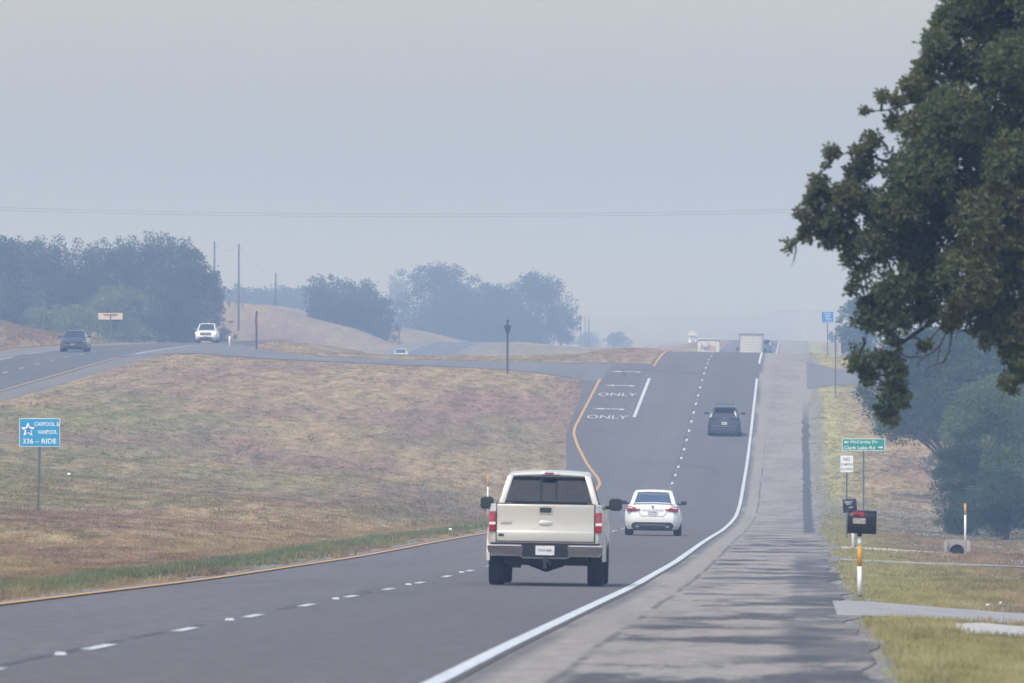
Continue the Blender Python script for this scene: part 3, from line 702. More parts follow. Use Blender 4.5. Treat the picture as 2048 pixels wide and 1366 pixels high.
# ---- beige pickup (rear axle etc; y=0 at the tailgate, +y forward)
def pickup():
    e = empty('pickup_truck', (0, 0, 0)); tag(e, 'beige white pickup truck with chrome bumper driving away, nearest vehicle in the right lane', 'pickup truck', 'vehicles driving away in the near lanes')
    P = M['paint_beige']
    # bed sides with flared arches, open bed
    lv = [(0, .93, .02, 5.6), (.12, .965, 0, 5.68), (.35, .985, 0, 5.72), (.7, .975, 0, 5.7), (.93, .955, 0, 5.6), (1, .935, .02, 5.5)]
    body = shell(lv, lambda y: 1.385 if y < 4.3 else 1.385 - (y - 4.3) * .12, lambda y: .50, 1, .16, e, P, cap=False)
    mb = MB()
    rim = MB()
    for s in (-1, 1): rim.box((s * .885, .88, 1.375), (.1, 1.66, .03))
    rim.box((0, 3.0, 1.30), (1.7, 2.7, .06)); rim.box((0, 4.95, 1.30), (1.74, 1.3, .1), .96)
    rim.build('hood', P, e, bevel=.02)
    bl = MB(); bl.box((0, .9, .72), (1.68, 1.6, .03)); 
    for s in (-1, 1): bl.box((s * .835, .9, 1.04), (.02, 1.62, .64))
    bl.box((0, 1.7, 1.02), (1.7, .02, .68)); bl.box((0, .07, 1.04), (1.66, .02, .62)); bl.build('bed_liner', M['black_plastic'], e)
    # tailgate with crease
    tg = MB(); pf = [(0, .745), (-.035, .76), (-.04, .915), (-.022, .93), (-.016, 1.1), (-.022, 1.28), (-.03, 1.37), (-.01, 1.392), (.05, 1.392), (.05, .745)]
    tg.prism(pf, -.83, .83, 'x'); t = tg.build('tailgate', P, e, bevel=.008)
    tc = MB(); tc.box((0, .015, 1.397), (1.66, .07, .012)); tc.build('tailgate_cap', M['black_plastic'], t)
    hb = MB(); hb.prism(rrect(.24, .125, .03, 0, 1.29), -.034, -.02); hb.build('handle_bezel', M['chrome'], t)
    hb = MB(); hb.prism(rrect(.2, .09, .025, 0, 1.29), -.042, -.03); hb.build('tailgate_handle', M['black_plastic'], t)
    em = MB(); em.prism([(.118 * math.cos(a), 1.07 + .045 * math.sin(a)) for a in np.linspace(0, 2 * math.pi, 24, endpoint=False)], -.036, -.012)
    em.build('oval_emblem', simple('pearl_emblem', (.62, .6, .55), .25, .3, .8), t, bevel=.01)
    lettering('LARIAT', 'badge', M['chrome'], t, -.665, -.032, 1.075, .2, .045)
    lettering('LARIAT', 'badge', M['trim_grey'], t, -.665, -.026, 1.055, .2, .03)
    for s in (-1, 1): MB().box((s * .839, .0, 1.07), (.013, .056, .65)).build('panel_gap', M['dark'], t)
    fb = MB(); fb.prism(rrect(.095, .045, .008, -.755, .86), -.046, -.03); fb.build('flex_badge', M['black_plastic'], t)
    # tail lamps: red, clear, red
    for s in (-1, 1):
        m = MB(); m.prism([(s * .85, .915), (s * .962, .915), (s * .962, 1.262), (s * .85, 1.262)][::s], -.03, .08); l = m.build('tail_lamp', M['lens_red'], e, bevel=.01)
        m = MB(); m.prism([(s * .853, 1.035), (s * .959, 1.035), (s * .959, 1.078), (s * .853, 1.078)][::s], -.034, -.02); m.build('reversing_lens', M['lens_white'], l)
        m = MB(); m.prism([(s * .86, 1.19), (s * .952, 1.19), (s * .952, 1.252), (s * .86, 1.252)][::s], -.034, -.02); m.build('upper_lens', M['lens_dark_red'], l)
        m = MB(); m.prism(rrect(.035, .62, .004, s * .987, 1.06), .02, .12); 
    # bumper with a step for the plate
    bo = [(-.965, .69), (-.40, .69), (-.385, .675), (-.365, .49), (.365, .49), (.385, .675), (.40, .69), (.965, .69), (.985, .66), (.975, .57), (.90, .515), (.42, .50), (.38, .462), (-.38, .462), (-.42, .50), (-.90, .515), (-.975, .57), (-.985, .66)]
    m = MB(); m.prism(bo[:1] + bo[1:], -.17, -.02); m.v = [(x, y + (.08 + (.69 - z) * .5 if y < -.1 and z < .6 else (.0 if z > .65 else .0)), z) for x, y, z in m.v]; b = m.build('bumper', M['chrome'], e, bevel=.022, seg=3)
    for s in (-1, 1): MB().box((s * .69, -.165, .686), (.56, .03, .014)).build('bumper_highlight', M['lens_white'], b)  # pale strips painting the bright highlight along the chrome bumper's top edge
    m = MB(); m.box((0, -.04, .59), (.78, .10, .2)); m.box((0, -.03, .715), (1.86, .12, .03)); m.build('bumper_step_pad', M['dark'], b)
    plate(e, 0, -.12, .605, 'TNW-8J4L'.replace('-', '·'))
    # cab
    cabm = MB(); cabm.box((0, 1.79, 1.18), (1.84, .12, .42)); cabm.build('cab_back_panel', P, e, bevel=.02)
    greenhouse(e, 1.415, 1.955, .86, .69, 1.78, 1.98, 3.75, 4.35, P, M['glass_clear'], rth=.1, pillar=.08, crown=.03, rear_glass=M['glass_dark'])
    cw = MB(); 
    for s in (-1, 1): bar(cw, (s * .135, 1.79, 1.42), (s * .13, 1.96, 1.85), .028, .03)
    bar(cw, (-.14, 1.955, 1.845), (.14, 1.955, 1.845), .03, .03)
    cw.box((0, 1.955, 1.838), (1.3, .03, .02)); cw.box((0, 1.785, 1.425), (1.62, .03, .025)); cw.build('slider_frame', M['dark'], e)
    m = MB(); m.box((0, 1.9, 1.92), (.3, .14, .055)); k = m.build('third_brake_lamp', M['lens_white'], e, bevel=.01)
    m = MB(); m.box((0, 1.82, 1.922), (.15, .02, .035)); m.build('brake_lens', M['lens_dark_red'], k)
    seats(e, 1.0, 2.85, M['seat_dark'], .42, 2.2, hh=.22)
    for s in (-1, 1):
        mirror(e, s * 1.12, 3.55, 1.40, .23, .215, M['black_plastic'], th=.14)
        m = MB(); m.tube([(s * .985, 1.75 - 1.75, .5), (s * .985, .3, .5)], .01, 4)
        fl = MB(); n = 14; o_ = [(1.05 + .56 * math.cos(a), .42 + .56 * math.sin(a)) for a in np.linspace(0, math.pi, n)] + [(1.05 + .46 * math.cos(a), .42 + .46 * math.sin(a)) for a in np.linspace(math.pi, 0, n)]
        q = [(a, b) for a, b in o_]; fl.prism(q, s * .96, s * 1.015, 'x'); fl.build('wheel_flare', P, e)
    for y in (1.05, 4.75):
        for s in (-1, 1): wheel(e, s * .845, y, .40, .275)
    m = MB(); m.tube([(-.8, 1.05, .4), (.8, 1.05, .4)], .06, 10); m.tube([(0, .87, .40), (0, 1.2, .40)], [.17, .17], 12); m.tube([(-.3, 1.05, .4), (0, 1.05, .4), (.3, 1.05, .4)], [.07, .17, .07], 12)
    m.build('rear_axle', M['dark'], e)
    m = MB(); m.box((0, 2.6, .47), (1.3, 4.6, .24)); m.box((0, .45, .45), (1.4, .5, .14)); m.tube([(.62, .1, .4), (.62, 2, .4)], .035, 8); m.box((-.5, .6, .38), (.14, .5, .16)); m.build('chassis', M['dark'], e)
    m = MB(); m.box((0, -.12, .44), (.07, .3, .07)); m.tube([(0, -.22, .42), (0, -.22, .5)], .022, 8); m.box((.0, -.2, .37), (.06, .05, .15)); m.tube([(.05, -.12, .44), (.08, -.16, .38), (.1, -.14, .34)], .008, 5)
    hq = m.build('tow_hitch', M['black_plastic'], e)
    for s in (-1, 1): MB().box((s * .845, 1.62, .42), (.26, .02, .34)).build('mud_flap', M['black_plastic'], e)
    place(e, -4.34, 157.5); return e
pickup()

# ---- white sedan
def sedan():
    e = empty('white_sedan', (0, 0, 0)); tag(e, 'white four-door sedan with red wraparound tail lamps ahead of the beige pickup', 'car', 'vehicles driving away in the near lanes'); P = M['paint_white']
    lv = [(0, .84, .14, 4.78), (.15, .90, .02, 4.86), (.40, .925, -.02, 4.87), (.62, .915, .0, 4.84), (.78, .88, .04, 4.8), (.92, .82, .07, 4.7), (1, .755, .10, 4.55)]
    shell(lv, lambda y: np.interp(y, [0, .5, 1, 3.3, 4.3, 4.87], [1.05, 1.06, 1.0, 1.0, .88, .62]), lambda y: .20, 1, .42, e, P, rc_pow=2)
    greenhouse(e, 1.03, 1.485, .76, .60, .72, 1.42, 2.6, 3.5, P, M['glass_light'], rth=.085, pillar=.10, crown=.03)
    m = MB(); m.prism([(-.66, 1.06), (-.4, 1.085), (0, 1.095), (.4, 1.085), (.66, 1.06), (.62, 1.04), (0, 1.065), (-.62, 1.04)], .05, .2); m.build('spoiler', P, e, bevel=.006)
    for s in (-1, 1):
        pts = [(s * .40, .865), (s * .55, .80), (s * .845, .785), (s * .86, .93), (s * .80, .965), (s * .62, .935)]
        m = MB(); m.prism(pts[::s], -.035, .2); l = m.build('tail_lamp', M['lens_dark_red'], e, bevel=.012)
        for a_, b_ in ((.50, .10), (.73, .16)):
            m = MB(); m.prism(rrect(b_, .035, .014, s * a_, .885 + (.02 if a_ > .6 else 0)), -.042, -.03); m.build('lamp_reflector', M['lens_white'], l)
    m = MB(); m.box((0, -.022, .872), (.72, .035, .016)); m.build('chrome_strip', M['chrome'], e, bevel=.004)
    m = MB(); m.prism([(.04 * math.cos(a), .955 + .034 * math.sin(a)) for a in np.linspace(0, 6.283, 16, endpoint=False)], .0, .03); m.build('round_emblem', M['trim_grey'], e)
    lettering('2.5 SV', 'badge', M['trim_grey'], e, .43, .0, .95, .12, .025)
    m = MB(); 
    for s in (-1, 1): bar(m, (s * .47, -.012, .80), (s * .36, -.022, .645), .008, .02)
    m.box((0, -.026, .64), (.72, .012, .008)); m.build('trunk_seam', M['trim_grey'], e)
    plate(e, 0, -.03, .77, 'DLW·4826', .31, .155)
    m = MB(); m.prism([(-.70, .30), (-.66, .40), (-.58, .435), (.58, .435), (.66, .40), (.70, .30), (.60, .16), (-.60, .16)], -.03, .25); d = m.build('rear_diffuser', M['dark'], e, bevel=.015)
    m = MB(); m.prism([(-.5, .365), (-.40, .34), (.40, .34), (.5, .365), (.40, .352), (-.40, .352)], -.045, -.02); m.build('diffuser_trim', M['chrome'], d)
    for s in (-1, 1):
        m = MB(); m.prism([(s * .5 + .06 * math.cos(a), .29 + .035 * math.sin(a)) for a in np.linspace(0, 6.283, 14, endpoint=False)], -.05, .05); m.build('tailpipe', M['trim_grey'], d)
        mirror(e, s * .99, 3.1, 1.07, .19, .13, M['black_plastic'], th=.12)
    for y in (1.05, 3.83):
        for s in (-1, 1): wheel(e, s * .80, y, .325, .225)
    seats(e, .62, 2.35, M['seat_light'], .36, 1.4)
    m = MB(); m.box((0, 2.4, .24), (1.3, 4.2, .16)); m.build('underbody', M['dark'], e)
    place(e, -4.84, 304); return e
sedan()

# ---- dark suv
def suv(name, label, paint, X, Y, group, far=False, W=.95, Ht=1.76):
    e = empty(name, (0, 0, 0)); tag(e, label, 'SUV', group); P = paint; k = Ht / 1.76
    lv = [(0, W - .04, .10, 4.7), (.1, W - .01, .0, 4.8), (.35, W, -.03, 4.86), (.6, W - .01, .01, 4.84), (.85, W - .05, .06, 4.75), (1, W - .1, .1, 4.6)]
    shell(lv, lambda y: np.interp(y, [0, 3.4, 4.3, 4.87], [1.15, 1.13, 1.05, .8]) * k, lambda y: .26, 1, .34, e, P, rc_pow=2)
    greenhouse(e, 1.12 * k, Ht - .06, W - .12, .66, .18, .52, 2.9, 3.6, P, M['glass_black'], rth=.14, pillar=.17, crown=.03)
    m = MB(); m.box((0, .42, Ht - .12), (1.16, .34, .03)); m.build('roof_spoiler', P, e, bevel=.01)
    for s in (-1, 1):
        m = MB(); m.tube([(s * .56, .7, Ht - .03), (s * .56, .8, Ht + .03), (s * .56, 2.6, Ht + .03), (s * .56, 2.75, Ht - .04)], .016, 6); m.build('roof_rail', M['black_plastic'], e)
        mirror(e, s * (W + .12), 3.1, 1.22 * k, .21, .13, M['black_plastic'], th=.12)
        m = MB(); m.prism([(s * .3, 1.03), (s * .88, 1.0), (s * .9, 1.06), (s * .3, 1.07)][::s], -.02, .12); l = m.build('tail_lamp', M['lens_smoked'], e, bevel=.008)
        m = MB(); m.box((s * .46, -.035, .21 + .02), (.3, .02, .025)); m.build('lower_reflector', M['trim_grey'], e)
    m = MB(); m.box((0, 1.0, Ht + .03), (1.1, .05, .02)); m.build("roof_cross_bar", M["black_plastic"], e); MB().box((0, 2.3, Ht + .03), (1.1, .05, .02)).build("roof_cross_bar", M["black_plastic"], e)
    m = MB(); m.hull([(-.015, .95, Ht), (.015, .95, Ht), (.015, 1.15, Ht), (-.015, 1.15, Ht)], [(-.005, .97, Ht + .07), (.005, .97, Ht + .07), (.005, 1.03, Ht + .07), (-.005, 1.03, Ht + .07)]); m.build('roof_antenna', M['black_plastic'], e)
    m = MB(); m.prism([(.045 * math.cos(a), 1.09 + .038 * math.sin(a)) for a in np.linspace(0, 6.283, 16, endpoint=False)], -.0, .06); m.build('round_emblem', M['chrome'], e)
    m = MB(); m.box((-.12, .14, 1.19), (.42, .03, .02)); m.build('rear_wiper', M['black_plastic'], e)
    m = MB(); m.box((0, -.04, .60), (1.5, .05, .03)); m.box((0, -.045, .46), (1.5, .05, .02)); m.build('bumper_crease', M['trim_grey'], e, bevel=.006)
    plate(e, 0, -.035, .77, 'RDK·9284', .31, .16)
    m = MB(); m.prism([(-.9, .26), (-.92, .5), (-.7, .42), (.7, .42), (.92, .5), (.9, .26), (.7, .17), (-.7, .17)], -.045, .3); m.build('bumper_cladding', M['black_plastic'], e, bevel=.01)
    for y in (1.0, 3.8):
        for s in (-1, 1): wheel(e, s * (W - .13), y, .36, .24)
    seats(e, .75, 2.4, M['seat_dark'], .38, 1.35)
    m = MB(); m.box((0, 2.4, .28), (1.4, 4.2, .18)); m.build('underbody', M['dark'], e)
    place(e, X, Y); return e
suv('dark_suv', 'dark blue black SUV with roof rails climbing the hill in the right lane', M['paint_dark'], -4.42, 543, 'vehicles driving away in the near lanes', W=.985, Ht=1.78)

# ---- trucks beyond the crest
def box_truck():
    e = empty('box_truck', (0, 0, 0)); tag(e, 'box truck with pale ribbed roll-up rear door just beyond the crest', 'truck', 'vehicles driving away in the near lanes')
    m = MB(); m.box((0, 3.0, 2.15), (2.36, 5.9, 2.5)); m.build('cargo_box', M['van_white'], e, bevel=.02)
    m = MB()
    for s in (-1, 1): m.box((s * 1.13, .0, 2.14), (.12, .1, 2.44))
    m.box((0, 0, 3.34), (2.42, .12, .16)); m.box((0, .0, .93), (2.38, .12, .08)); m.build('door_frame', M['trim_grey'], e, bevel=.008)
    for k in range(9):
        m = MB(); m.box((0, .02, 1.11 + k * .255), (2.12, .03, .247)); m.build('door_slat', M['door_grey'], e, bevel=.008)
    m = MB(); m.box((0, -.01, 1.05), (.16, .05, .06)); m.build('door_handle', M['trim_grey'], e)
    m = MB(); m.box((0, 7.0, 1.55), (2.0, 1.7, 1.7), .86, .85); m.box((0, 8.1, 1.05), (1.9, .9, .7), .92); m.build('cab', M['van_white'], e, bevel=.08)
    m = MB(); m.box((0, .05, .62), (2.2, .12, .16)); m.build('bumper', M['trim_grey'], e)
    m = MB(); m.box((0, 4, .68), (.9, 7.8, .26)); m.build('chassis', M['dark'], e)
    for y in (1.9, 7.4):
        for s in (-1, 1): wheel(e, s * .98, y, .42, .26 if y > 5 else .42)
    for s in (-1, 1):
        m = MB(); m.box((s * 1.0, -.02, .78), (.22, .04, .1)); m.build('tail_lamp', M['lens_red'], e)
        mirror(e, s * 1.32, 7.1, 1.9, .2, .35, M['black_plastic'])
    place(e, -4.68, 886); return e
box_truck()

def parcel_truck():
    e = empty('parcel_truck', (0, 0, 0)); tag(e, 'white parcel delivery truck with purple and red FedEx lettering on its rear doors', 'truck', 'vehicles driving away in the near lanes')
    m = MB(); m.box((0, 3.2, 1.78), (2.16, 6.3, 2.2), .98); m.build('cargo_body', M['van_white'], e, bevel=.06)
    for s in (-1, 1):
        m = MB(); m.box((s * .37, .03, 1.7), (.7, .04, 1.95)); d = m.build('rear_door', M['door_grey'], e, bevel=.01)
        m = MB(); m.box((s * .06, -.0, 1.6), (.02, .03, 1.7)); m.build('door_bolt', M['trim_grey'], d)
        m = MB(); m.box((s * .92, .035, 1.66), (.28, .05, 2.0)); m.build('corner_post', M['van_white'], e, bevel=.02)
        m = MB(); m.box((s * .98, .0, 2.66), (.12, .05, .09)); m.build('marker_lamp', M['lens_red'], e)
    m = MB(); m.box((0, .02, 2.76), (2.05, .08, .13)); m.build('header_panel', M['trim_grey'], e)
    lettering('Fed', 'lettering', M['purple'], e, -.36, -.01, 2.03, .66, .5); lettering('Ex', 'lettering', M['orange_red'], e, .36, -.01, 2.03, .62, .5)
    m = MB(); m.box((0, 0, .55), (2.1, .2, .16)); m.build('bumper', M['dark'], e)
    m = MB(); m.box((0, 3.3, .62), (.9, 6.2, .24)); m.build('chassis', M['dark'], e)
    m = MB(); m.box((0, 6.7, 1.25), (1.9, .9, 1.0), .9); m.build('cab_nose', M['van_white'], e, bevel=.08)
    for y in (1.5, 5.9):
        for s in (-1, 1): wheel(e, s * .92, y, .39, .26)
    place(e, -8.9, 903); return e
parcel_truck()

f_ = suv('far_suv', 'dark blue SUV far ahead, half hidden behind the box truck', M['paint_navy'], -4.25, 1130, 'vehicles driving away in the near lanes', W=.95, Ht=1.85)

# ---- oncoming cars on the left carriageway
def oncoming(name, label, cat, paint, X, Y, W, Ht, hood, belt, style, lamp=False, mirrors=None):
    e = empty(name, (0, 0, 0)); tag(e, label, cat, 'oncoming vehicles on the left carriageway'); P = paint
    # here y=0 is the front bumper, +y towards the tail; placed turned round
    lv = [(0, W - .06, .16, 4.7), (.14, W - .02, .03, 4.78), (.4, W, .0, 4.84), (.65, W - .01, .03, 4.82), (.86, W - .05, .10, 4.76), (1, W - .13, .2, 4.6)]
    def zt_(y): return float(np.interp(y, [0, .3, 1.45, 3.9, 4.8], [hood - .2, hood - .06, belt, belt, belt - .08]))
    b = shell(lv, zt_, lambda y: .2, 1, .4, e, P, rc_pow=2)
    greenhouse(e, belt + .01, Ht, W - .14, .60 if Ht < 1.55 else .63, 4.35 if Ht < 1.55 else 4.6, 3.5 if Ht < 1.55 else 4.2, 2.15, 1.35, P, M['glass_black'], rth=.06, pillar=.08, mid=False) if False else None
    # greenhouse expects rear < front: mirror by building with front as 'rear'
    greenhouse(e, belt + .01, Ht, W - .14, .60 if Ht < 1.55 else .64, 1.3, 2.1, 3.4 if Ht < 1.55 else 4.0, 4.25 if Ht < 1.55 else 4.6, P, M['glass_mid'], rth=.07, pillar=.07)
    for s in (-1, 1): mirror(e, s * (W + .1), 1.75, belt + .06, .2, .13, mirrors or M['black_plastic'], th=.14)
    for y in (.95, 3.8):
        for s in (-1, 1): wheel(e, s * (W - .13), y, .36, .25)
    m = MB(); m.box((0, 2.4, .25), (1.4, 4.1, .16)); m.build('underbody', M['dark'], e)
    seats(e, .6, 2.4, M['seat_dark'], .36)
    if style == 'charger':
        m = MB(); m.prism([(-.62, .66), (-.70, .76), (.70, .76), (.62, .66), (.58, .60), (-.58, .60)], -.03, .12); m.build('upper_grille', M['black_plastic'], e, bevel=.01)
        m = MB(); m.prism([(-.60, .24), (-.66, .36), (-.55, .46), (.55, .46), (.66, .36), (.60, .24)], -.03, .12); m.build('lower_grille', M['dark'], e, bevel=.01)
        m = MB(); m.box((0, -.03, .53), (.34, .02, .15)); m.build('licence_plate', M['trim_grey'], e)
        m = MB(); m.box((0, .9, .93), (.5, 1.0, .05), .8); m.build('hood_scoop', P, e, bevel=.03)
        for s in (-1, 1):
            m = MB(); m.prism([(s * .68, .67), (s * .89, .71), (s * .90, .79), (s * .69, .765)][::s], -.01, .14); m.build('headlamp', M['lens_dim'], e)
            m = MB(); m.box((s * .74, -.01, .36), (.14, .04, .05)); m.build('fog_lamp', M['lens_dim'], e)
    else:
        m = MB(); m.prism([(-.50, .74), (-.52, .9), (.52, .9), (.50, .74), (.44, .69), (-.44, .69)], -.03, .14); g0 = m.build('upper_grille', M['grille'], e, bevel=.01)
        for k in range(3):
            m = MB(); m.box((0, -.035, .755 + .05 * k), (.98, .012, .012)); m.build('grille_bar', M['chrome'], g0)
        m = MB(); m.prism([(.06 * math.cos(a), .82 + .06 * math.sin(a)) for a in np.linspace(0, 6.283, 18, endpoint=False)], -.045, -.02); m.build('round_emblem', M['chrome'], g0)
        m = MB(); m.prism([(-.80, .42), (-.74, .56), (-.5, .50), (.5, .50), (.74, .56), (.80, .42), (.66, .25), (-.66, .25)], -.03, .12); g1 = m.build('lower_grille', M['dark'], e, bevel=.01)
        for s in (-1, 1):
            m = MB(); m.prism([(s * .50, .36), (s * .56, .33), (s * .78, .50), (s * .72, .53)][::s], -.05, -.02); m.build('bumper_fin', P, g1)
            m = MB(); m.prism([(s * .53, .76), (s * .86, .80), (s * .87, .93), (s * .53, .88)][::s], -.02, .16); m.build('headlamp', M['headlamp'] if lamp else M['lens_dim'], e, bevel=.01)
        m = MB(); m.box((0, -.04, .62), (.36, .02, .12)); m.build('licence_plate', M['plate'], e)
    place(e, X, Y); return e
M['glass_mid'] = glass_mat('windscreen_glass', (.3, .33, .36), .2)
M['lens_dim'] = simple('unlit_lamp_lens', (.2, .2, .22), .25)
M['grille'] = simple('grille_grey', (.12, .125, .14), .4, .4)
oncoming('grey_sedan', 'low dark grey muscle sedan with hood scoop approaching, leftmost vehicle', 'car', M['paint_grey'], -51.3, 652, .95, 1.48, .95, 1.0, 'charger')
oncoming('white_suv', 'white compact SUV approaching with both headlamps lit on the far left road', 'SUV', M['paint_white'], -50.9, 792, .92, 1.67, 1.08, 1.12, 'vw', True, M['paint_white'])
oncoming('white_hatchback', 'small white car of which only roof and windscreen show above the brown grass', 'car', M['paint_white'], -51.6, 1195, .92, 1.55, 1.0, 1.02, 'vw', False, M['paint_white'])

def semi():
    e = empty('white_semi_truck', (0, 0, 0)); tag(e, 'pale semi truck coming out of the thick haze far down the road', 'truck', 'oncoming vehicles on the left carriageway')
    P = M['paint_white']
    m = MB(); m.box((0, 1.0, 1.35), (1.9, 1.9, 1.2), .92, .96); m.build('hood', P, e, bevel=.1)
    m = MB(); m.box((0, 3.0, 2.0), (2.3, 2.2, 2.3), .95); m.build('cab', P, e, bevel=.1)
    m = MB(); m.box((0, 1.86, 2.35), (1.9, .06, .7)); m.build('windscreen', M['glass_black'], e)
    m = MB(); m.box((0, 9.5, 2.55), (2.55, 10, 2.8)); m.build('trailer', M['van_white'], e, bevel=.04)
    m = MB(); m.box((0, .04, 1.35), (1.1, .06, .8)); m.build('grille', M['chrome'], e)
    m = MB(); m.box((0, 0, .6), (2.3, .3, .36)); m.build('bumper', P, e, bevel=.04)
    m = MB(); m.box((0, 7, .9), (1.0, 13, .3)); m.build('chassis', M['dark'], e)
    for s in (-1, 1):
        m = MB(); m.box((s * .85, .05, 1.05), (.3, .08, .22)); m.build('headlamp', M['headlamp'], e)
        for y in (1.1, 5.5, 12.8): wheel(e, s * 1.05, y, .5, .3)
    X = X_of(1385, 2650); place(e, X, 2650); e.location.z = Z_of(690, 2650)
semi()

# ---------------------------------------------------------------- signs and roadside furniture
def post(m, x, y, z0, z1, w=.06, th=.04): m.box((x, y, (z0 + z1) / 2), (w, th, z1 - z0))
def arrow2d(cx, cz, L, hh, left=True):
    s = -1 if left else 1
    return [(cx + s * L / 2, cz), (cx + s * (L / 2 - hh * .55), cz + hh / 2), (cx + s * (L / 2 - hh * .45), cz + hh * .16), (cx - s * L / 2, cz + hh * .16), (cx - s * L / 2, cz - hh * .16), (cx + s * (L / 2 - hh * .45), cz - hh * .16), (cx + s * (L / 2 - hh * .55), cz - hh / 2)]

def sign_base(name, label, Y, px, pybase, poles, group=None, cat='sign'):
    X = X_of(px, Y); z = h(X, Y); e = empty(name, (X, Y, z)); tag(e, label, cat, group); return e, Y / F_PX
# carpool sign
e, k = sign_base('carpool_sign', 'sky blue carpool and vanpool sign with star on a grey post in the median', 286, 77, 1020, None)
W_, H_ = 82 * k, 57 * k; zb = 133 * k + (0)
m = MB(); post(m, -.05, 0.03, -.1, zb + .1, .075, .05); m.build('post', M['galv'], e).rotation_euler = (0, math.radians(1.2), 0)
m = MB(); post(m, -.06, .03, -.1, .16, .16, .12); m.build('post_base', M['galv'], e)
m = MB(); m.prism(rrect(W_, H_, .03, 0, zb + H_ / 2), -.02, -.012); b_ = m.build('border', M['legend_white'], e)
m = MB(); m.prism(rrect(W_ - .035, H_ - .035, .025, 0, zb + H_ / 2), -.026, -.021); sp = m.build('sign_panel', M['sign_cyan'], e)
lettering('CARPOOL &', 'lettering', M['legend_white'], sp, .175 * W_ , -.03, zb + H_ * .80, W_ * .61, H_ * .14)
lettering('VANPOOL', 'lettering', M['legend_white'], sp, .19 * W_, -.03, zb + H_ * .52, W_ * .48, H_ * .145)
lettering('336 – RIDE', 'lettering', M['legend_white'], sp, 0.0, -.03, zb + H_ * .2, W_ * .82, H_ * .18)
def star(cx, cz, r, r2, tilt=0): return [(cx + (r if i % 2 == 0 else r2) * math.sin(math.pi * i / 5 + tilt), cz + (r if i % 2 == 0 else r2) * math.cos(math.pi * i / 5 + tilt)) for i in range(10)]
m = MB(); m.prism(star(-.285 * W_, zb + H_ * .6, H_ * .27, H_ * .12), -.032, -.029); st = m.build('star_emblem', M['legend_white'], sp)
m = MB(); m.prism(star(-.275 * W_, zb + H_ * .585, H_ * .17, H_ * .07), -.036, -.033); m.build('star_core', M['sign_blue'], st)

# street name sign
e, k = sign_base('street_name_sign', 'green street name sign with McCarthy Dr and Clark Lake Rd arrows', 345, 1727, 0, None)
z0 = e.location.z; zb = Z_of(901, 345) - z0; W_, H_ = 86 * k, 24 * k
m = MB(); post(m, 0, .02, -.1, zb + .05, .06, .04); m.build('post', M['galv'], e)
m = MB(); m.prism(rrect(W_, H_, .03, 0, zb + H_ / 2), -.02, -.012); m.build('border', M['legend_white'], e)
m = MB(); m.prism(rrect(W_ - .04, H_ - .04, .025, 0, zb + H_ / 2), -.026, -.021); sp = m.build('sign_panel', M['sign_green'], e)
lettering('McCarthy Dr', 'lettering', M['legend_white'], sp, .015 * W_, -.03, zb + H_ * .69, W_ * .63, H_ * .34)
lettering('Clark Lake Rd', 'lettering', M['legend_white'], sp, -.095 * W_, -.03, zb + H_ * .25, W_ * .72, H_ * .29)
for cx, cz, l in ((-.4, .71, True), (.395, .27, False)):
    m = MB(); m.prism(arrow2d(cx * W_, zb + H_ * cz, W_ * .11, H_ * .28, l), -.031, -.028); m.build('arrow', M['legend_white'], sp)

# no dumping
e, k = sign_base('no_dumping_sign', 'white no dumping allowed sign on a thin post behind the black mailbox', 315, 1693.5, 0, None)
zb = Z_of(945, 315) - e.location.z; W_, H_ = 27 * k, 35 * k
m = MB(); post(m, 0, .02, -.1, zb + .1, .05, .035); m.build('post', M['galv'], e)
m = MB(); m.prism(rrect(W_, H_, .02, 0, zb + H_ / 2), -.02, -.013); m.build('border', M['trim_grey'], e)
m = MB(); m.prism(rrect(W_ - .025, H_ - .025, .02, 0, zb + H_ / 2), -.026, -.021); sp = m.build('sign_panel', M['sign_white'], e)
lettering('NO', 'lettering', M['ink'], sp, 0, -.03, zb + H_ * .76, W_ * .46, H_ * .21)
lettering('DUMPING', 'lettering', M['ink'], sp, 0, -.03, zb + H_ * .47, W_ * .86, H_ * .13)
lettering('ALLOWED', 'lettering', M['ink'], sp, 0, -.03, zb + H_ * .2, W_ * .88, H_ * .13)

# picnic area
e, k = sign_base('picnic_area_sign', 'small blue picnic area 1 mile sign beyond the side road', 705, 1655, 0, None)
zb = Z_of(646, 705) - e.location.z; W_, H_ = 24 * k, 23 * k
m = MB(); post(m, 0, .03, -.1, zb + .1, .075, .05); m.build('post', M['galv'], e)
m = MB(); m.prism(rrect(W_, H_, .03, 0, zb + H_ / 2), -.02, -.012); m.build('border', M['legend_white'], e)
m = MB(); m.prism(rrect(W_ - .03, H_ - .03, .03, 0, zb + H_ / 2), -.026, -.021); sp = m.build('sign_panel', M['sign_blue'], e)
for tx, cz, ww in (('PICNIC', .82, .6), ('AREA', .6, .48), ('1 MILE', .37, .6), ('& ACCESSIBLE', .1, .85)):
    lettering(tx, 'lettering', M['legend_white'], sp, 0, -.03, zb + H_ * cz, W_ * ww, H_ * (.14 if cz > .2 else .09))

# grey sign back on the right
e, k = sign_base('grey_sign_back', 'plain grey back of a square sign on a tall post by the side road', 600, 1671, 0, None)
zt_ = Z_of(672, 600) - e.location.z; za, zb = Z_of(712, 600) - e.location.z, Z_of(685, 600) - e.location.z
m = MB(); post(m, 0, -.03, -.1, zt_, .08, .05); m.build('post', M['galv'], e)
m = MB(); m.prism(rrect(22 * k, zb - za, .03, 0, (za + zb) / 2), 0, .01); m.build('sign_panel', M['sign_back'], e)
m = MB(); m.box((-.03, -.06, za - .95), (.05, .02, .35)); m.build('reflector_strip', M['sign_red'], e)

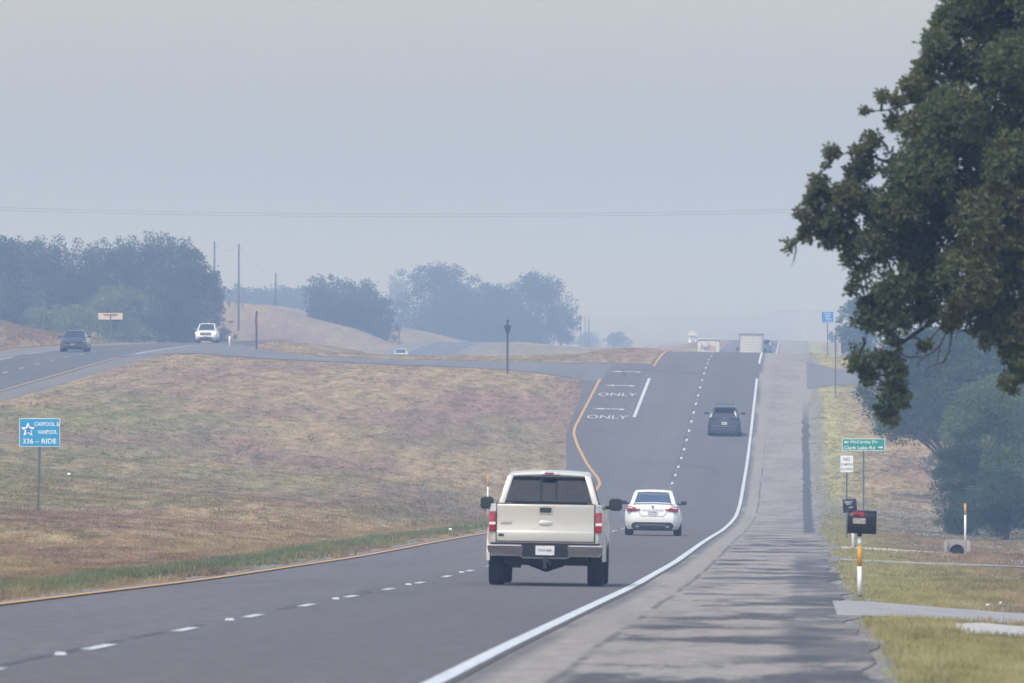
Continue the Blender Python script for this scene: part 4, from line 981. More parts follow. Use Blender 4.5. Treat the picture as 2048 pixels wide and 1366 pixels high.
# yield sign seen from behind at the crossing
e, k = sign_base('yield_sign', 'edge-on triangular sign on a tall post beside the median crossing', 617, 1015, 0, None)
zt_ = Z_of(640, 617) - e.location.z
m = MB(); post(m, 0, 0, -.1, zt_, .13, .08); m.build('post', M['dark_post'], e)
tri = [(-.45, zt_ - .35), (.45, zt_ - .35), (0, zt_ - 1.2)]
o = MB().prism(tri, -.06, -.045).build('sign_panel', M['dark_post'], e, bevel=.004); o.rotation_euler = (0, 0, math.radians(58)); o.location = (-.03, 0, 0)
o = MB().box((0.03, -.05, zt_ - .08), (.16, .06, .2)).build('small_plaque', M['dark_post'], e)
# stop sign, nearly edge-on
e, k = sign_base('stop_sign', 'narrow edge-on red sign on a tall post at the far side of the crossing', 690, 512, 0, None)
zt_ = Z_of(622, 690) - e.location.z
m = MB(); post(m, 0, 0, -.1, zt_, .15, .08); m.build('post', M['dark_post'], e)
oc = [(.38 * math.cos(math.pi * (i + .5) / 4), zt_ - .75 + .46 * math.sin(math.pi * (i + .5) / 4)) for i in range(8)]
o = MB().prism(oc, -.06, -.045).build('sign_panel', M['sign_red'], e); o.rotation_euler = (0, 0, math.radians(-72)); o.location = (.03, 0, 0)
o = MB().box((0, 0, zt_ - .08), (.1, .1, .16)).build('post_cap', M['dark'], e)
# big blank sign back on the left
e, k = sign_base('blank_sign', 'wide blank tan back of a sign on one thin post before the left trees', 745, 219, 0, None)
za, zb = Z_of(639, 745) - e.location.z, Z_of(626, 745) - e.location.z
m = MB(); post(m, 0, -.04, -.1, zb - .08, .09, .05); m.box((0, -.05, zb - .13), (1.1, .05, .07)); m.build('post', M['galv'], e)
m = MB(); m.box((0, 0, (za + zb) / 2), (49 * k, .02, zb - za)); m.build('sign_panel', M['sign_tan'], e)

def delineator(px, Y, pyt, label, band=True, pyb=None, w=.07):
    X = X_of(px, Y); z = h(X, Y); zt = Z_of(pyt, Y) - z
    e = empty('marker_post', (X, Y, z)); tag(e, label, 'marker post', 'roadside marker posts')
    m = MB(); m.tube([(0, 0, -.1), (0, 0, zt if not band else zt * .72)], w / 2, 8); m.build('post', M['post_white'], e, True)
    if band: m = MB(); m.tube([(0, 0, zt * .72), (0, 0, zt)], w / 2 + .004, 8); m.build('reflector_band', M['post_orange'], e, True)
delineator(975.5, 402, 950, 'white marker post with amber top in the grass left of the beige pickup')
delineator(1930, 335, 1007, 'white marker post with amber top by the culvert under the right trees', w=.08)
delineator(458, 692, 672, 'plain white post at the grassy tip of the median across the crossing', False, w=.12)

# mailboxes
def mailbox(px, Y, pyb, pyt_box, w, hh, label, bands, tilt=0, num='6764'):
    X = X_of(px, Y); z = h(X, Y); k = Y / F_PX; zt = (pyb - pyt_box) * k
    e = empty('mailbox', (X, Y, z)); tag(e, label, 'mailbox', 'roadside mailboxes')
    zl = zt - hh
    if bands:
        seg = [(-.1, .04, M['black_plastic']), (.04, .50 * zl / 1.03, M['post_white']), (.50 * zl / 1.03, .81 * zl, M['post_orange']), (.81 * zl, .95 * zl, M['post_white']), (.95 * zl, zl, M['black_plastic'])]
    else: seg = [(-.1, zl, M['post_white'])]
    for a, b, mt in seg: MB().tube([(0, 0, a), (0, 0, b)], .037 if bands else .04, 12).build('post', mt, e, True)
    # barrel-topped box lying across the road, its door towards the lane (left)
    n = 10; hw = .115; pf = [(-hw, zl), (hw, zl)] + [(hw * math.cos(a), zt - hw + hw * math.sin(a)) for a in np.linspace(0, math.pi, n)]
    o = MB().prism([(a, b) for a, b in pf], -w / 2 + .02, w / 2, 'x').build('box', M['mailbox'], e, bevel=.006)
    pf2 = [(a * 1.08, zl - .005 + (b - zl) * 1.03) for a, b in pf]
    d = MB().prism(pf2, -w / 2 - .008, -w / 2 + .018, 'x').build('box_door', M['mailbox'], o, bevel=.004)
    MB().box((-w / 2 - .015, 0, zt - .02), (.03, .05, .03)).build('latch', M['galv'], d)
    if bands:
        MB().prism([(-w * .33, zt - .075), (-w * .33, zt - .02), (0.02, zt - .02), (.02, zt - .10), (-.03, zt - .10), (-.06, zt - .07)], -hw - .012, -hw - .006).build('flag', M['flag_red'], o)
        for q, ch in enumerate(num):
            x = -w * .27 + q * .051
            b = MB().prism(rrect(.045, .085, .004, x, zt - .17), -hw - .008, -hw - .004).build('number_tile', M['trim_num'], o)
            lettering(ch, 'digit', M['ink'], b, x, -hw - .011, zt - .17, .024, .06)
    else:
        lettering('MCMILLAN', 'lettering', M['legend_white'], o, -w * .08, -hw - .008, zt - .09, w * .55, .03); lettering('DRIVE', 'lettering', M['legend_white'], o, -w * .1, -hw - .008, zt - .14, w * .35, .03)
        lettering('6729', 'digit', M['legend_white'], o, w * .05, -hw - .008, zt - .24, w * .3, .035)
    for c in [o]: c.rotation_euler = (0, math.radians(tilt), 0)
    return e
M['trim_num'] = simple('pale_number_tile', (.45, .42, .36), .6)
mailbox(1719, 149, 1188, 1014, 57 * 149 / F_PX, 50 * 149 / F_PX * .93, 'large black mailbox with red flag on a white and amber banded post', True, 2.0)
mailbox(1706, 262, 1093, 991, 27 * 262 / F_PX, .38, 'smaller dark mailbox on a plain white post behind the banded one', False, -4)

# culvert headwall
Xc, Yc = X_of(1914, 258), 258; zc = Z_of(1102, 258)
e = empty('culvert', (Xc, Yc, zc)); tag(e, 'small concrete culvert headwall with dark pipe mouth in the right ditch', 'culvert')
kk = 262 / F_PX; ww = 48 * kk; hh_ = 22 * kk
arch = [(.3 * ww * math.cos(a), hh_ * .62 * math.sin(a)) for a in np.linspace(math.pi, 0, 10)]
m = MB(); m.prism([(-ww / 2, -.5), (-.3 * ww, -.5)] + arch + [(.3 * ww, -.5), (ww / 2, -.5), (ww / 2 * .95, hh_), (-ww / 2 * .95, hh_)], 0, .25); m.build('headwall', M['concrete'], e)
m = MB(); m.tube([(0, .05, 0), (0, 1.6, 0)], .28 * ww, 14); m.build('pipe', M['dark'], e)
for s in (-1, 1): MB().box((s * ww * .47, -.1, .12), (.1, .25, .3)).build('wing_wall', M['concrete'], e, bevel=.01)

# utility poles and cables
def upole(px, Y, pyt, pyb, label, r=.16, arm=False):
    X = X_of(px, Y); zb = min(h(X, Y), Z_of(pyb, Y)); zt = Z_of(pyt, Y) - zb
    e = empty('utility_pole', (X, Y, zb)); tag(e, label, 'utility pole', 'utility poles along the left hill')
    MB().tube([(0, 0, -.5), (.06, 0, zt)], [r, r * .7], 8).build('post', M['wood_pole'], e, True)
    MB().tube([(.06, 0, zt - .1), (.06, 0, zt + .2)], [.05, .04], 6).build('insulator', M['wood_pole'], e)
    return Vector((X, Y, zb + zt))
pA = upole(427, 1180, 484, 600, 'tall leaning utility pole rising beside the right end of the left woods'); pB = upole(476, 1190, 489, 602, 'utility pole standing alone on the hill crest right of the left woods', .15)
pC = upole(550, 1380, 547, 606, 'smaller utility pole on the hill crest before the central trees', .16)
upole(85, 830, 598, 680, 'short wooden pole among the pale shrubs at the foot of the left woods', .12)
upole(798, 1320, 640, 690, 'thin short pole left of the far road crest', .1)
for i, px in enumerate((1161, 1170, 1178, 1176)):
    upole(px, 2050 + 40 * i, 628 + 4 * i, 690, ['faint pole just right of the big far oak', 'second faint pole right of the big far oak', 'third faint pole right of the big far oak', 'shortest faint pole right of the big far oak'][i], .12)
def cable(a, b, sag, r, label, n=24):
    pts = []
    for i in range(n + 1):
        t = i / n; p = Vector(a).lerp(Vector(b), t); p.z -= sag * 4 * t * (1 - t); pts.append(p)
    m = MB(); m.tube(pts, r, 5, False); o = m.build('power_line', M['cable'], None); tag(o, label, 'power line', 'overhead lines')
cable(pA, pB, 1.0, .013, 'drooping line between the two poles on the left hill'); cable(pB, pC, 1.0, .013, 'drooping line running down from the lone hill pole')
Yw = 560
def wz(py): return Z_of(py, Yw)
for dy, lab in ((0, 'upper of two long overhead lines crossing the hazy sky'), (5.2, 'lower of two long overhead lines crossing the hazy sky')):
    xl, xr_ = X_of(-560, Yw), X_of(2400, Yw); za, zb_ = wz(393 + dy), wz(389 + dy); 
    cable((xl, Yw, za), (xr_, Yw, zb_), (za + zb_) / 2 - wz(428 + dy), .0065, lab, 60)
for px in (-560, 2400):
    X = X_of(px, Yw); o = empty('utility_pole', (X, Yw, h(X, Yw))); tag(o, ('leftmost' if px < 0 else 'rightmost') + ' tall wooden pole carrying the two long overhead lines', 'utility pole', 'poles of the long overhead lines')
    zt = wz(389) - o.location.z; MB().tube([(0, 0, -.5), (0, 0, zt + .3)], [.18, .13], 8).build('post', M['wood_pole'], o, True)

# wire fence on the hill crest
ef = empty('hill_fence', (X_of(430, 1260), 1260, h(X_of(430, 1260), 1260))); tag(ef, 'thin post and wire fence along the hill crest behind the left woods', 'fence')
fp = [(X_of(380 + 13 * i, 1260 + 2 * i), 1260 + 2 * i) for i in range(9)]
for x, y in fp: MB().tube([(x - ef.location.x, y - ef.location.y, h(x, y) - ef.location.z - .2), (x - ef.location.x, y - ef.location.y, h(x, y) - ef.location.z + 1.2)], .06, 6).build('fence_post', M['wood_pole'], ef)
for zz in (.5, .8, 1.1): MB().tube([(x - ef.location.x, y - ef.location.y, h(x, y) - ef.location.z + zz) for x, y in fp], .015, 4).build('fence_wire', M['cable'], ef)

# litter and small stones
def litter(px, py, Y, s, label):
    X = X_of(px, Y); z = h(X, Y); r = random.Random(int(px)); m = MB()
    pts = [(X + s * r.uniform(-.6, -.3), Y, z), (X + s * r.uniform(.3, .6), Y - s * .2, z + s * .05), (X + s * .4, Y + s * .5, z + s * .3), (X - s * .4, Y + s * .4, z + s * .4)]
    m.hull(pts, [(a + s * .1, b + .02, c + s * .25) for a, b, c in pts]); tag(m.build('litter', M['litter'], None), label, 'litter', 'bits of litter')
litter(135, 884, 380, .13, 'white scrap in the median right of the carpool sign'); litter(900, 1062, 320, .12, 'white scrap at the road edge left of the pickup')
litter(1975, 1199, 148, .06, 'white scrap by the driveway right of the banded mailbox'); litter(2001, 1192, 151, .05, 'smaller white scrap right of the driveway scrap')

# ---------------------------------------------------------------- trees
def leaf_cloud(centres, radii, n, size, seed, gap=.0, droop=0, flat=1.0, shell_p=.45, aspect=.55, gs=1.0):
    r = np.random.default_rng(seed); c = np.array(centres, float); R = np.array(radii, float)
    if R.ndim == 1: R = np.stack([R, R, R], 1)
    w = (R[:, 0] * R[:, 2]) ** 1.0; w /= w.sum(); idx = r.choice(len(c), int(n * (1.5 if gap else 1)), p=w)
    d = r.normal(0, 1, (len(idx), 3)); d /= np.linalg.norm(d, axis=1)[:, None]; rad = r.uniform(0, 1, len(idx)) ** shell_p
    # clustering into twigs: quantised directions with jitter
    p = c[idx] + d * R[idx] * rad[:, None]
    if gap:
        g = (np.sin(p[:, 0] * 3.1 / gs + 1.7 * np.sin(p[:, 2] * 2.3 / gs)) + np.sin(p[:, 2] * 3.7 / gs + 1.3 * np.sin(p[:, 1] * 2.9 / gs)) + np.sin(p[:, 1] * 3.3 / gs + p[:, 0] * 1.1 / gs))
        k = g > (-3 + 6 * gap * .5); k |= r.uniform(0, 1, len(k)) < .12; p = p[k]
    p = p[:n]; m = len(p); s = size * r.uniform(.6, 1.3, m)
    a = r.normal(0, 1, (m, 3)); a[:, 2] *= .7; a /= np.linalg.norm(a, axis=1)[:, None]; b = r.normal(0, 1, (m, 3)); b -= a * (a * b).sum(1)[:, None]; b /= np.linalg.norm(b, axis=1)[:, None]
    a *= s[:, None]; b *= (s * aspect)[:, None]; nn = np.cross(a, b); nn /= np.linalg.norm(nn, axis=1)[:, None]; 
    v = np.stack([p - a * .5, p + b * .5 + nn * s[:, None] * .12, p + a * .5, p - b * .5 + nn * s[:, None] * .12], 1).reshape(-1, 3)
    return v, np.arange(len(v)).reshape(-1, 4)

def limbs(m, base, centres, r0, rnd, trunk_top=.35, n=7):
    base = Vector(base); c = sum((Vector(q) for q in centres), Vector()) / len(centres)
    fork = base.lerp(Vector((c.x * .5 + base.x * .5, c.y * .5 + base.y * .5, c.z)), trunk_top)
    mid = base.lerp(fork, .5) + Vector((rnd.uniform(-.1, .1), 0, 0)) * r0 * 4
    m.tube([base - Vector((0, 0, .3)), mid, fork], [r0 * 1.15, r0 * .9, r0 * .75], n)
    for q in centres:
        q = Vector(q); k = fork.lerp(q, .5) + Vector((rnd.uniform(-1, 1), rnd.uniform(-1, 1), rnd.uniform(.0, 1))) * (q - fork).length * .12
        m.tube([fork, k, q], [r0 * .5, r0 * .28, r0 * .08], 6)
    return fork

def tree(name, label, cat, px, Y, pyt, pyb, wpx, mat, seed, nleaf, size, low=.0, group=None, gap=.3, K=16, bark='bark', lean=0, dd=.8, off=0, rmul=1.0):
    r = random.Random(seed); X = X_of(px, Y); k = Y / F_PX; zb = min(Z_of(pyb, Y), h(X, Y)); zt = Z_of(pyt, Y); Hh = zt - zb; w = wpx * k * 1.12
    e = empty(name, (X, Y, zb)); tag(e, label, cat, group)
    cs, rs = [], []; cz = (low * Hh + Hh) / 2; hz = (Hh - low * Hh) / 2
    for i in range(K):
        a = r.uniform(0, 2 * math.pi); u = r.uniform(-1, 1); q = math.sqrt(max(0, 1 - u * u)) * r.uniform(.45, 1)
        rad = r.uniform(.13, .29) * w * rmul
        x = math.cos(a) * q * (w / 2 - rad * .8) ; y = math.sin(a) * q * (w / 2 * dd - rad * .5); z = cz + u * (hz - rad * .62)
        if u < -.2: x *= .85
        cs.append((x + off * k, y, z)); rs.append((rad, rad, rad * r.uniform(.6, .85)))
    for i in range(int(K * 2.2)):
        a = r.uniform(0, 2 * math.pi); u = r.uniform(-.75, 1); q = math.sqrt(max(0, 1 - u * u)); rad = r.uniform(.045, .11) * w; f = r.uniform(.86, 1.04)
        cs.append((math.cos(a) * q * (w / 2 - rad * .4) * f + off * k, math.sin(a) * q * (w / 2 * dd) * f * .8, cz + u * (hz - rad * .3) * f)); rs.append((rad, rad, rad * .8))
    cs.append((off * k, 0, cz)); rs.append((w * .32, w * .3, hz * .7))
    v, q = leaf_cloud(cs, rs, nleaf, size, seed, gap, gs=max(1, w / 6)); quads('crown', v, q, mat, e)
    m = MB(); limbs(m, (0, 0, 0), cs[:min(8, K)], max(.08, w * .035), r, .4); m.build('trunk', M[bark], e, True)
    return e
L_far = mat_leaf('hazy_oak_leaves', (.03, .045, .022), (.045, .062, .028), (.065, .08, .036), .3, .5)
L_pale = mat_leaf('pale_shrub_leaves', (.11, .14, .05), (.15, .18, .065), (.19, .21, .09), .3, .6)
L_mid = mat_leaf('blue_green_oak_leaves', (.035, .065, .03), (.055, .095, .04), (.1, .14, .055), .4, 1.0)
L_willow = mat_leaf('olive_willow_leaves', (.08, .12, .04), (.12, .165, .055), (.18, .21, .08), .35, 1.0)
L_near = mat_leaf('post_oak_leaves', (.05, .085, .038), (.115, .135, .05), (.23, .2, .07), .55, .7, .22, (.27, .2, .08))
GL = 'trees of the left woods'
for i, (px, Y, t, w, n, lab) in enumerate([
    (-10, 1030, 466, 190, 17000, 'leftmost dark oak of the left woods with twiggy top'), (62, 1080, 478, 170, 16000, 'round dark oak second from the left edge in the left woods'),
    (125, 1040, 480, 170, 17000, 'flat topped oak third from the left edge in the left woods'), (185, 1080, 484, 150, 15000, 'low oak behind the tall middle oak of the left woods'),
    (250, 1050, 464, 170, 18000, 'tall middle oak of the left woods above the blank sign'), (322, 1070, 467, 190, 20000, 'broad oak with the highest right crown of the left woods'),
    (372, 1040, 492, 125, 14000, 'oak before the leaning pole at the right of the left woods')]):
    tree('oak_tree', lab, 'tree', px, Y, t, 690, w, L_far, 100 + i, n, .3, 0, GL, .12, 24, dd=.7)
tree('oak_tree', 'small ragged oak limb crown at the far right tip of the left woods', 'tree', 428, 1050, 520, 640, 56, L_far, 120, 3000, .26, .3, GL, .45, 9)
tree('oak_tree', 'dark lower tree before the right end of the left woods', 'tree', 340, 1000, 575, 692, 120, L_far, 121, 10000, .28, 0, GL, .1, 12)
tree('oak_tree', 'dark lower tree behind the blank sign post', 'tree', 262, 990, 590, 694, 130, L_far, 122, 9000, .28, 0, GL, .1, 12)
tree('oak_tree', 'dark low tree between the leftmost pale shrub and the picture edge', 'tree', 20, 1000, 560, 692, 120, L_far, 123, 9000, .28, 0, GL, .1, 12)
GS = 'pale shrubs before the left woods'
tree('shrub', 'pale yellow green shrub nearest the left edge before the woods', 'shrub', 92, 960, 603, 688, 90, L_pale, 130, 6500, .24, 0, GS, .15, 10)
tree('shrub', 'pale round shrub between the left edge shrub and the tallest one', 'shrub', 152, 955, 607, 690, 95, L_pale, 131, 6500, .24, 0, GS, .15, 10)
tree('shrub', 'tallest pale green shrub left of the blank sign before the woods', 'shrub', 232, 965, 568, 690, 125, L_pale, 132, 9500, .24, 0, GS, .15, 14)
tree('bush', 'dark bush at the roadside just behind the oncoming white SUV', 'bush', 443, 1040, 634, 700, 56, L_far, 133, 3000, .22, 0, None, .45, 9)
tree('bush', 'low brownish bush left of the oncoming white SUV', 'bush', 372, 990, 668, 698, 50, L_far, 134, 1500, .2, 0, None, .5, 6)
GC = 'trees between the roads far ahead'
tree('tree', 'wispy thin topped tree at the left of the central hill clump', 'tree', 642, 1330, 545, 665, 70, L_far, 140, 4500, .3, .1, GC, .6, 14)
tree('tree', 'dense dark tree in the middle of the central hill clump', 'tree', 700, 1330, 556, 684, 160, L_far, 141, 17000, .36, 0, GC, .1, 18)
tree('tree', 'low dark tree at the right foot of the central hill clump', 'tree', 752, 1330, 600, 694, 90, L_far, 142, 7000, .34, 0, GC, .15, 12)
tree('tree', 'small dark bush at the left foot of the central hill clump', 'tree', 652, 1330, 600, 674, 90, L_far, 143, 7000, .32, 0, GC, .15, 12)
tree('tree', 'faint thin tree showing behind the central hill clump', 'tree', 738, 2000, 548, 640, 60, L_far, 144, 2500, .4, .2, GC, .5, 8)
tree('tree', 'faint ghostly tree left of the tall domed far oak', 'tree', 800, 2400, 536, 680, 70, L_far, 145, 4500, .5, .1, GC, .3, 9)
GO = 'row of oaks beyond the far road crest'
tree('oak_tree', 'tall domed oak, highest of the far row', 'tree', 880, 1720, 519, 705, 165, L_far, 150, 17000, .45, 0, GO, .15, 22)
tree('oak_tree', 'low left shoulder oak of the far row', 'tree', 960, 1740, 566, 705, 130, L_far, 151, 11000, .45, 0, GO, .15, 14)
tree('oak_tree', 'wide low oak filling the middle of the far row', 'tree', 950, 1690, 575, 708, 290, L_far, 152, 26000, .45, 0, GO, .1, 20)
tree('oak_tree', 'smaller round crowned oak in the saddle of the far row', 'tree', 995, 1730, 552, 705, 140, L_far, 153, 13000, .42, 0, GO, .25, 14)
tree('oak_tree', 'broad oak with gaps at the right of the far row', 'tree', 1078, 1700, 547, 708, 150, L_far, 154, 14000, .42, 0, GO, .42, 22)
tree('oak_tree', 'drooping low boughs at the right tip of the far row', 'tree', 1122, 1680, 608, 706, 80, L_far, 155, 4500, .4, .05, GO, .5, 10)
tree('bush', 'round pale bush alone in the haze right of the far oaks', 'bush', 1234, 2400, 664, 706, 56, L_far, 156, 4000, .45, 0, None, .15, 9)
tree('bush', 'fainter low bush between the far oaks and the round bush', 'bush', 1178, 2600, 664, 700, 60, L_far, 157, 2500, .5, 0, None, .3, 8)
# far wood as one mass
r_ = np.random.default_rng(5); cc = []; rr_ = []
for i in range(150):
    px = r_.uniform(380, 660); Y = r_.uniform(1950, 2100); X = X_of(px, Y); cc.append((X, Y, Z_of(590 + r_.uniform(-5, 25), Y))); rr_.append(r_.uniform(1.2, 2.6))
v, q = leaf_cloud(cc, rr_, 14000, .8, 9); tag(quads('distant_wood', v, q, L_far), kind='stuff')
# right side trees
GR = 'trees right of the road'
tree('tree', 'hazy blue tree far off peeping out left behind the near oak boughs', 'tree', 1722, 900, 592, 720, 95, L_mid, 160, 10000, .24, .0, GR, .3, 16)
tree('tree', 'tiny hazy tree left of the tall grey signpost', 'tree', 1664, 1500, 662, 694, 14, L_far, 161, 500, .3, 0, GR, .3, 5)
tree('oak_tree', 'blue green oak with low hanging boughs over the brown slope', 'tree', 1990, 470, 650, 1040, 300, L_mid, 162, 56000, .16, .40, GR, .12, 34, dd=.8, off=-115)
tree('bush', 'low bough cluster of blue green leaves left under the blue green oak', 'bush', 1940, 462, 780, 1020, 170, L_mid, 167, 9000, .15, .54, GR, .45, 14, off=-130)
tree('oak_tree', 'bluish oak behind, filling the right edge below the near boughs', 'tree', 1985, 500, 640, 1070, 270, L_mid, 163, 46000, .17, .1, GR, .1, 28)
tree('tree', 'feathery olive willow at the right edge above the ditch', 'tree', 2000, 395, 738, 1080, 220, L_willow, 164, 48000, .12, .0, GR, .12, 30)
tree('bush', 'dark drooping bush at the left foot of the olive willow', 'bush', 1925, 385, 880, 1080, 135, L_mid, 165, 20000, .11, .0, GR, .3, 20)
tree('bush', 'dark dense bush under the olive willow at the right edge', 'bush', 2010, 375, 930, 1082, 170, L_mid, 166, 22000, .11, 0, GR, .1, 18)

# near post oak: boughs hanging over the shoulder from a trunk right of the frame
def near_oak():
    Y0 = 104.0; k = Y0 / F_PX
    tx, ty = 6.3, 106.0; tz = h(tx, ty)
    e = empty('post_oak', (tx, ty, tz)); tag(e, 'large near post oak with olive brown leaves hanging in from the right', 'tree')
    cl = [  # px, py, radius px, depth offset m
        (2010, -60, 110, .6), (1930, 20, 62, .4), (1890, 45, 36, .2), (1990, 60, 80, .8), (1870, 95, 40, .0), (1930, 115, 70, .5), (2035, 130, 80, -.4), (1848, 140, 30, .3),
        (1860, 190, 48, .1), (1820, 175, 26, -.2), (1900, 230, 70, -.5), (1990, 220, 80, .6), (1795, 205, 17, .2), (1765, 192, 15, .0), (1729, 221, 12, .1), (1790, 245, 20, .2), (1840, 260, 50, -.2),
        (1745, 280, 22, .3), (1715, 300, 17, .0), (1662, 305, 16, -.1), (1655, 330, 9, -.1), (1735, 325, 30, .4), (1780, 320, 40, .2), (1715, 345, 28, .2), (1850, 340, 75, -.4), (1940, 330, 90, .5), (2030, 330, 80, -.5),
        (1635, 368, 22, .0), (1625, 400, 22, .1), (1660, 390, 24, .3), (1700, 390, 38, -.2), (1605, 430, 19, .0), (1640, 445, 34, .2), (1610, 470, 17, .1), (1578, 487, 10, .0), (1575, 502, 7, .0), (1680, 440, 40, .0), (1740, 420, 55, .3), (1800, 410, 60, -.3),
        (1660, 480, 22, .2), (1700, 490, 30, .1), (1697, 518, 16, .0), (1750, 490, 48, -.2), (1880, 440, 85, .4), (1970, 440, 85, -.4), (2040, 450, 70, .4), (1820, 500, 62, .2), (1730, 550, 34, .0), (1745, 590, 36, .2), (1700, 580, 12, .1), (1790, 570, 52, -.2),
        (1860, 560, 62, .2), (1940, 550, 80, -.3), (2020, 560, 80, .3), (1740, 640, 36, .1), (1790, 630, 44, -.1), (1725, 680, 32, .2), (1765, 690, 38, .0), (1850, 620, 34, .2), (1715, 725, 26, .0), (1733, 748, 24, .1), (1770, 720, 26, .2),
        (1793, 740, 24, .0), (1780, 780, 26, .1), (1800, 800, 22, .0), (1775, 825, 24, .2), (1785, 845, 13, .0), (1805, 775, 12, .1), (1910, 620, 34, -.1), (1905, 650, 16, .0), (1945, 660, 10, .1), (1990, 620, 60, .2), (2035, 650, 60, .1), (1975, 680, 22, .0), (2030, 700, 40, .1), (2040, 730, 16, .0), (1850, 690, 16, .1),
        (2020, 765, 24, .0), (2040, 745, 26, .1), (1895, 640, 22, .0), (2100, 200, 140, .3), (2120, 450, 140, 0), (2120, 640, 110, .2), (2150, 0, 140, 0)]
    C_, R_ = [], []
    for (px, py, r, d) in cl: C_.append((X_of(px, Y0) - tx, Y0 + d - ty, Z_of(py, Y0) - tz)); R_.append((r * k * .92, max(.18, r * k * 1.1), r * k * .88))
    rg = np.random.default_rng(3); 
    # fill the part outside the frame with a plain crown
    for i in range(26):
        a = rg.uniform(0, 6.28); q = rg.uniform(.2, 1); C_.append((.3 + 3.1 * q * math.cos(a), 3.4 * q * math.sin(a), 5.2 + rg.uniform(-2.2, 3.0))); R_.append((1.1, 1.1, .8))
    # twigs -> leaves grouped in rosettes
    C_ = np.array(C_); R_ = np.array(R_); w = R_[:, 0] * R_[:, 2]; w[:len(cl)] *= 3.6; w /= w.sum(); nt = 54000
    idx = rg.choice(len(C_), nt, p=w); d = rg.normal(0, 1, (nt, 3)); d /= np.linalg.norm(d, axis=1)[:, None]; p = C_[idx] + d * R_[idx] * (rg.uniform(0, 1, nt) ** .42)[:, None]
    g = np.sin(p[:, 0] * 7.1 + 1.7 * np.sin(p[:, 2] * 5.3)) + np.sin(p[:, 2] * 8.7 + 1.3 * np.sin(p[:, 1] * 3.9)) + np.sin(p[:, 1] * 5.3 + p[:, 0] * 3.1)
    kp = (g > -1.55) | (R_[idx, 0] < .14); p = p[kp]; nt = len(p); NL = 7
    pp = np.repeat(p, NL, 0); m = len(pp); a = rg.normal(0, 1, (m, 3)); a[:, 2] = a[:, 2] * .75; a /= np.linalg.norm(a, axis=1)[:, None]
    s = .062 * rg.uniform(.65, 1.3, m); b = rg.normal(0, 1, (m, 3)); b -= a * (a * b).sum(1)[:, None]; b /= np.linalg.norm(b, axis=1)[:, None]; nn = np.cross(a, b)
    st = pp + a * .01; w2 = (s * .27)[:, None]; S = s[:, None]
    v = np.stack([st, st + a * S * .62 + b * w2 + nn * S * .1, st + a * S, st + a * S * .62 - b * w2 + nn * S * .1], 1).reshape(-1, 3)
    quads('crown', v, np.arange(len(v)).reshape(-1, 4), L_near, e)
    mb = MB(); V = Vector
    mb.tube([(0, 0, -.3), (.1, 0, 1.2), (-.1, 0, 2.6), (0, 0, 4.5), (.1, 0, 6.5)], [.42, .36, .32, .24, .12], 12)
    rd = random.Random(4); pts = [V(c) for c in C_[:len(cl)]]
    def P_(px, py, d=0): return V((X_of(px, Y0) - tx, Y0 + d - ty, Z_of(py, Y0) - tz))
    mains = [[V((0, 0, 2.8)), P_(2150, 640), P_(1990, 590), P_(1870, 640), P_(1800, 690), P_(1785, 790), P_(1782, 840)],
             [V((0, 0, 3.1)), P_(2120, 450), P_(1960, 430), P_(1830, 400), P_(1720, 410), P_(1640, 450), P_(1580, 490)],
             [V((0, 0, 3.6)), P_(2150, 300), P_(1980, 280), P_(1870, 300), P_(1790, 330), P_(1720, 300), P_(1665, 310)],
             [V((0, 0, 4.2)), P_(2120, 100), P_(1990, 130), P_(1880, 180), P_(1830, 200), P_(1780, 218), P_(1730, 221)],
             [V((0, 0, 3.0)), P_(2150, 560), P_(2040, 520), P_(1900, 520), P_(1790, 560), P_(1740, 620), P_(1725, 720)],
             [V((0, 0, 4.4)), P_(2100, 0), P_(2000, 20), P_(1930, 30), P_(1895, 40)],
             [V((0, 0, 2.7)), P_(2150, 700), P_(2050, 690), P_(2030, 740), P_(2005, 770)]]
    nodes = []
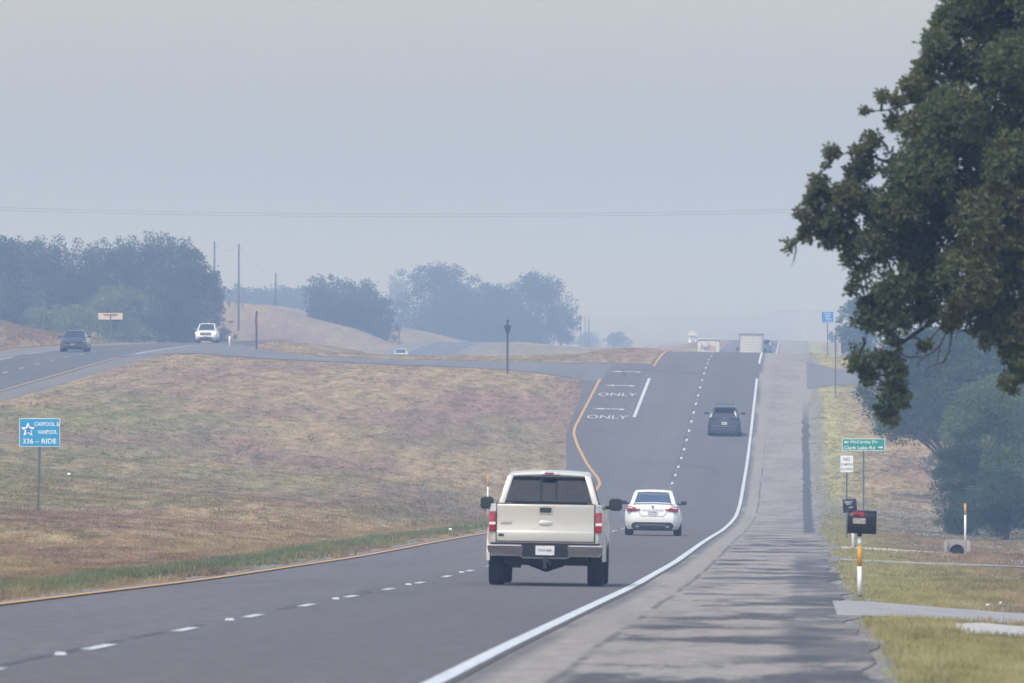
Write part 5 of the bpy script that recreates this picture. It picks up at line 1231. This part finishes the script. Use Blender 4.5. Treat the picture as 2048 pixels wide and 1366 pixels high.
    for ln in mains:
        ln = [ln[0]] + [q + V((0, .55, 0)) for q in ln[1:]]
        mb.tube(ln, [.10, .06, .04, .028, .018, .010, .005][:len(ln)], 7)
        for i in range(1, len(ln)):
            for t in (0, .33, .66): nodes.append(ln[i - 1].lerp(ln[i], t) if i > 1 else ln[i])
    for q in pts:
        nn_ = min(nodes, key=lambda z_: (z_ - q).length); L = (q - nn_).length
        if L > .05: mb.tube([nn_, nn_.lerp(q, .5) + V((0, rd.uniform(-.1, .1), rd.uniform(-.05, .12))) * L, q, q + (q - nn_) * .25], [.02, .013, .007, .003], 5)
    # bare twigs in the gap below the crown
    for (a_, b_, c_) in (((1905, 640), (1880, 690), (1875, 720)), ((1880, 690), (1865, 705), (1840, 718)), ((1905, 650), (1900, 690), (1893, 715)), ((1900, 700), (1885, 725), (1855, 735)), ((1940, 630), (1930, 660), (1915, 665)), ((1790, 700), (1815, 715), (1845, 712)), ((1920, 640), (1880, 655), (1850, 690)), ((1590, 480), (1592, 500), (1588, 520))):
        mb.tube([P_(*a_), P_(*b_), P_(*c_), P_(c_[0] - 6, c_[1] + 14)], [.012, .009, .006, .003], 5)
    mb.build('trunk', M['bark_dark'], e, True)
near_oak()

# ---------------------------------------------------------------- haze
def haze():
    x0, x1, y0, y1, z0, z1 = -9100, 9100, -320, 9100, -12.5, 62
    m = MB(); m.box(((x0 + x1) / 2, (y0 + y1) / 2, (z0 + z1) / 2), (x1 - x0, y1 - y0, z1 - z0))
    mt = bpy.data.materials.new('smoke_haze'); mt.use_nodes = True; t = mt.node_tree; t.nodes.clear()
    out = t.nodes.new('ShaderNodeOutputMaterial'); v = t.nodes.new('ShaderNodeVolumePrincipled')
    v.inputs['Density'].default_value = .00072; v.inputs['Color'].default_value = (.50, .67, 1, 1); v.inputs['Absorption Color'].default_value = (1, 1, 1, 1); v.inputs['Anisotropy'].default_value = 0.4
    t.links.new(v.outputs[0], out.inputs['Volume'])
    tag(m.build('haze', mt), kind='stuff')
haze()
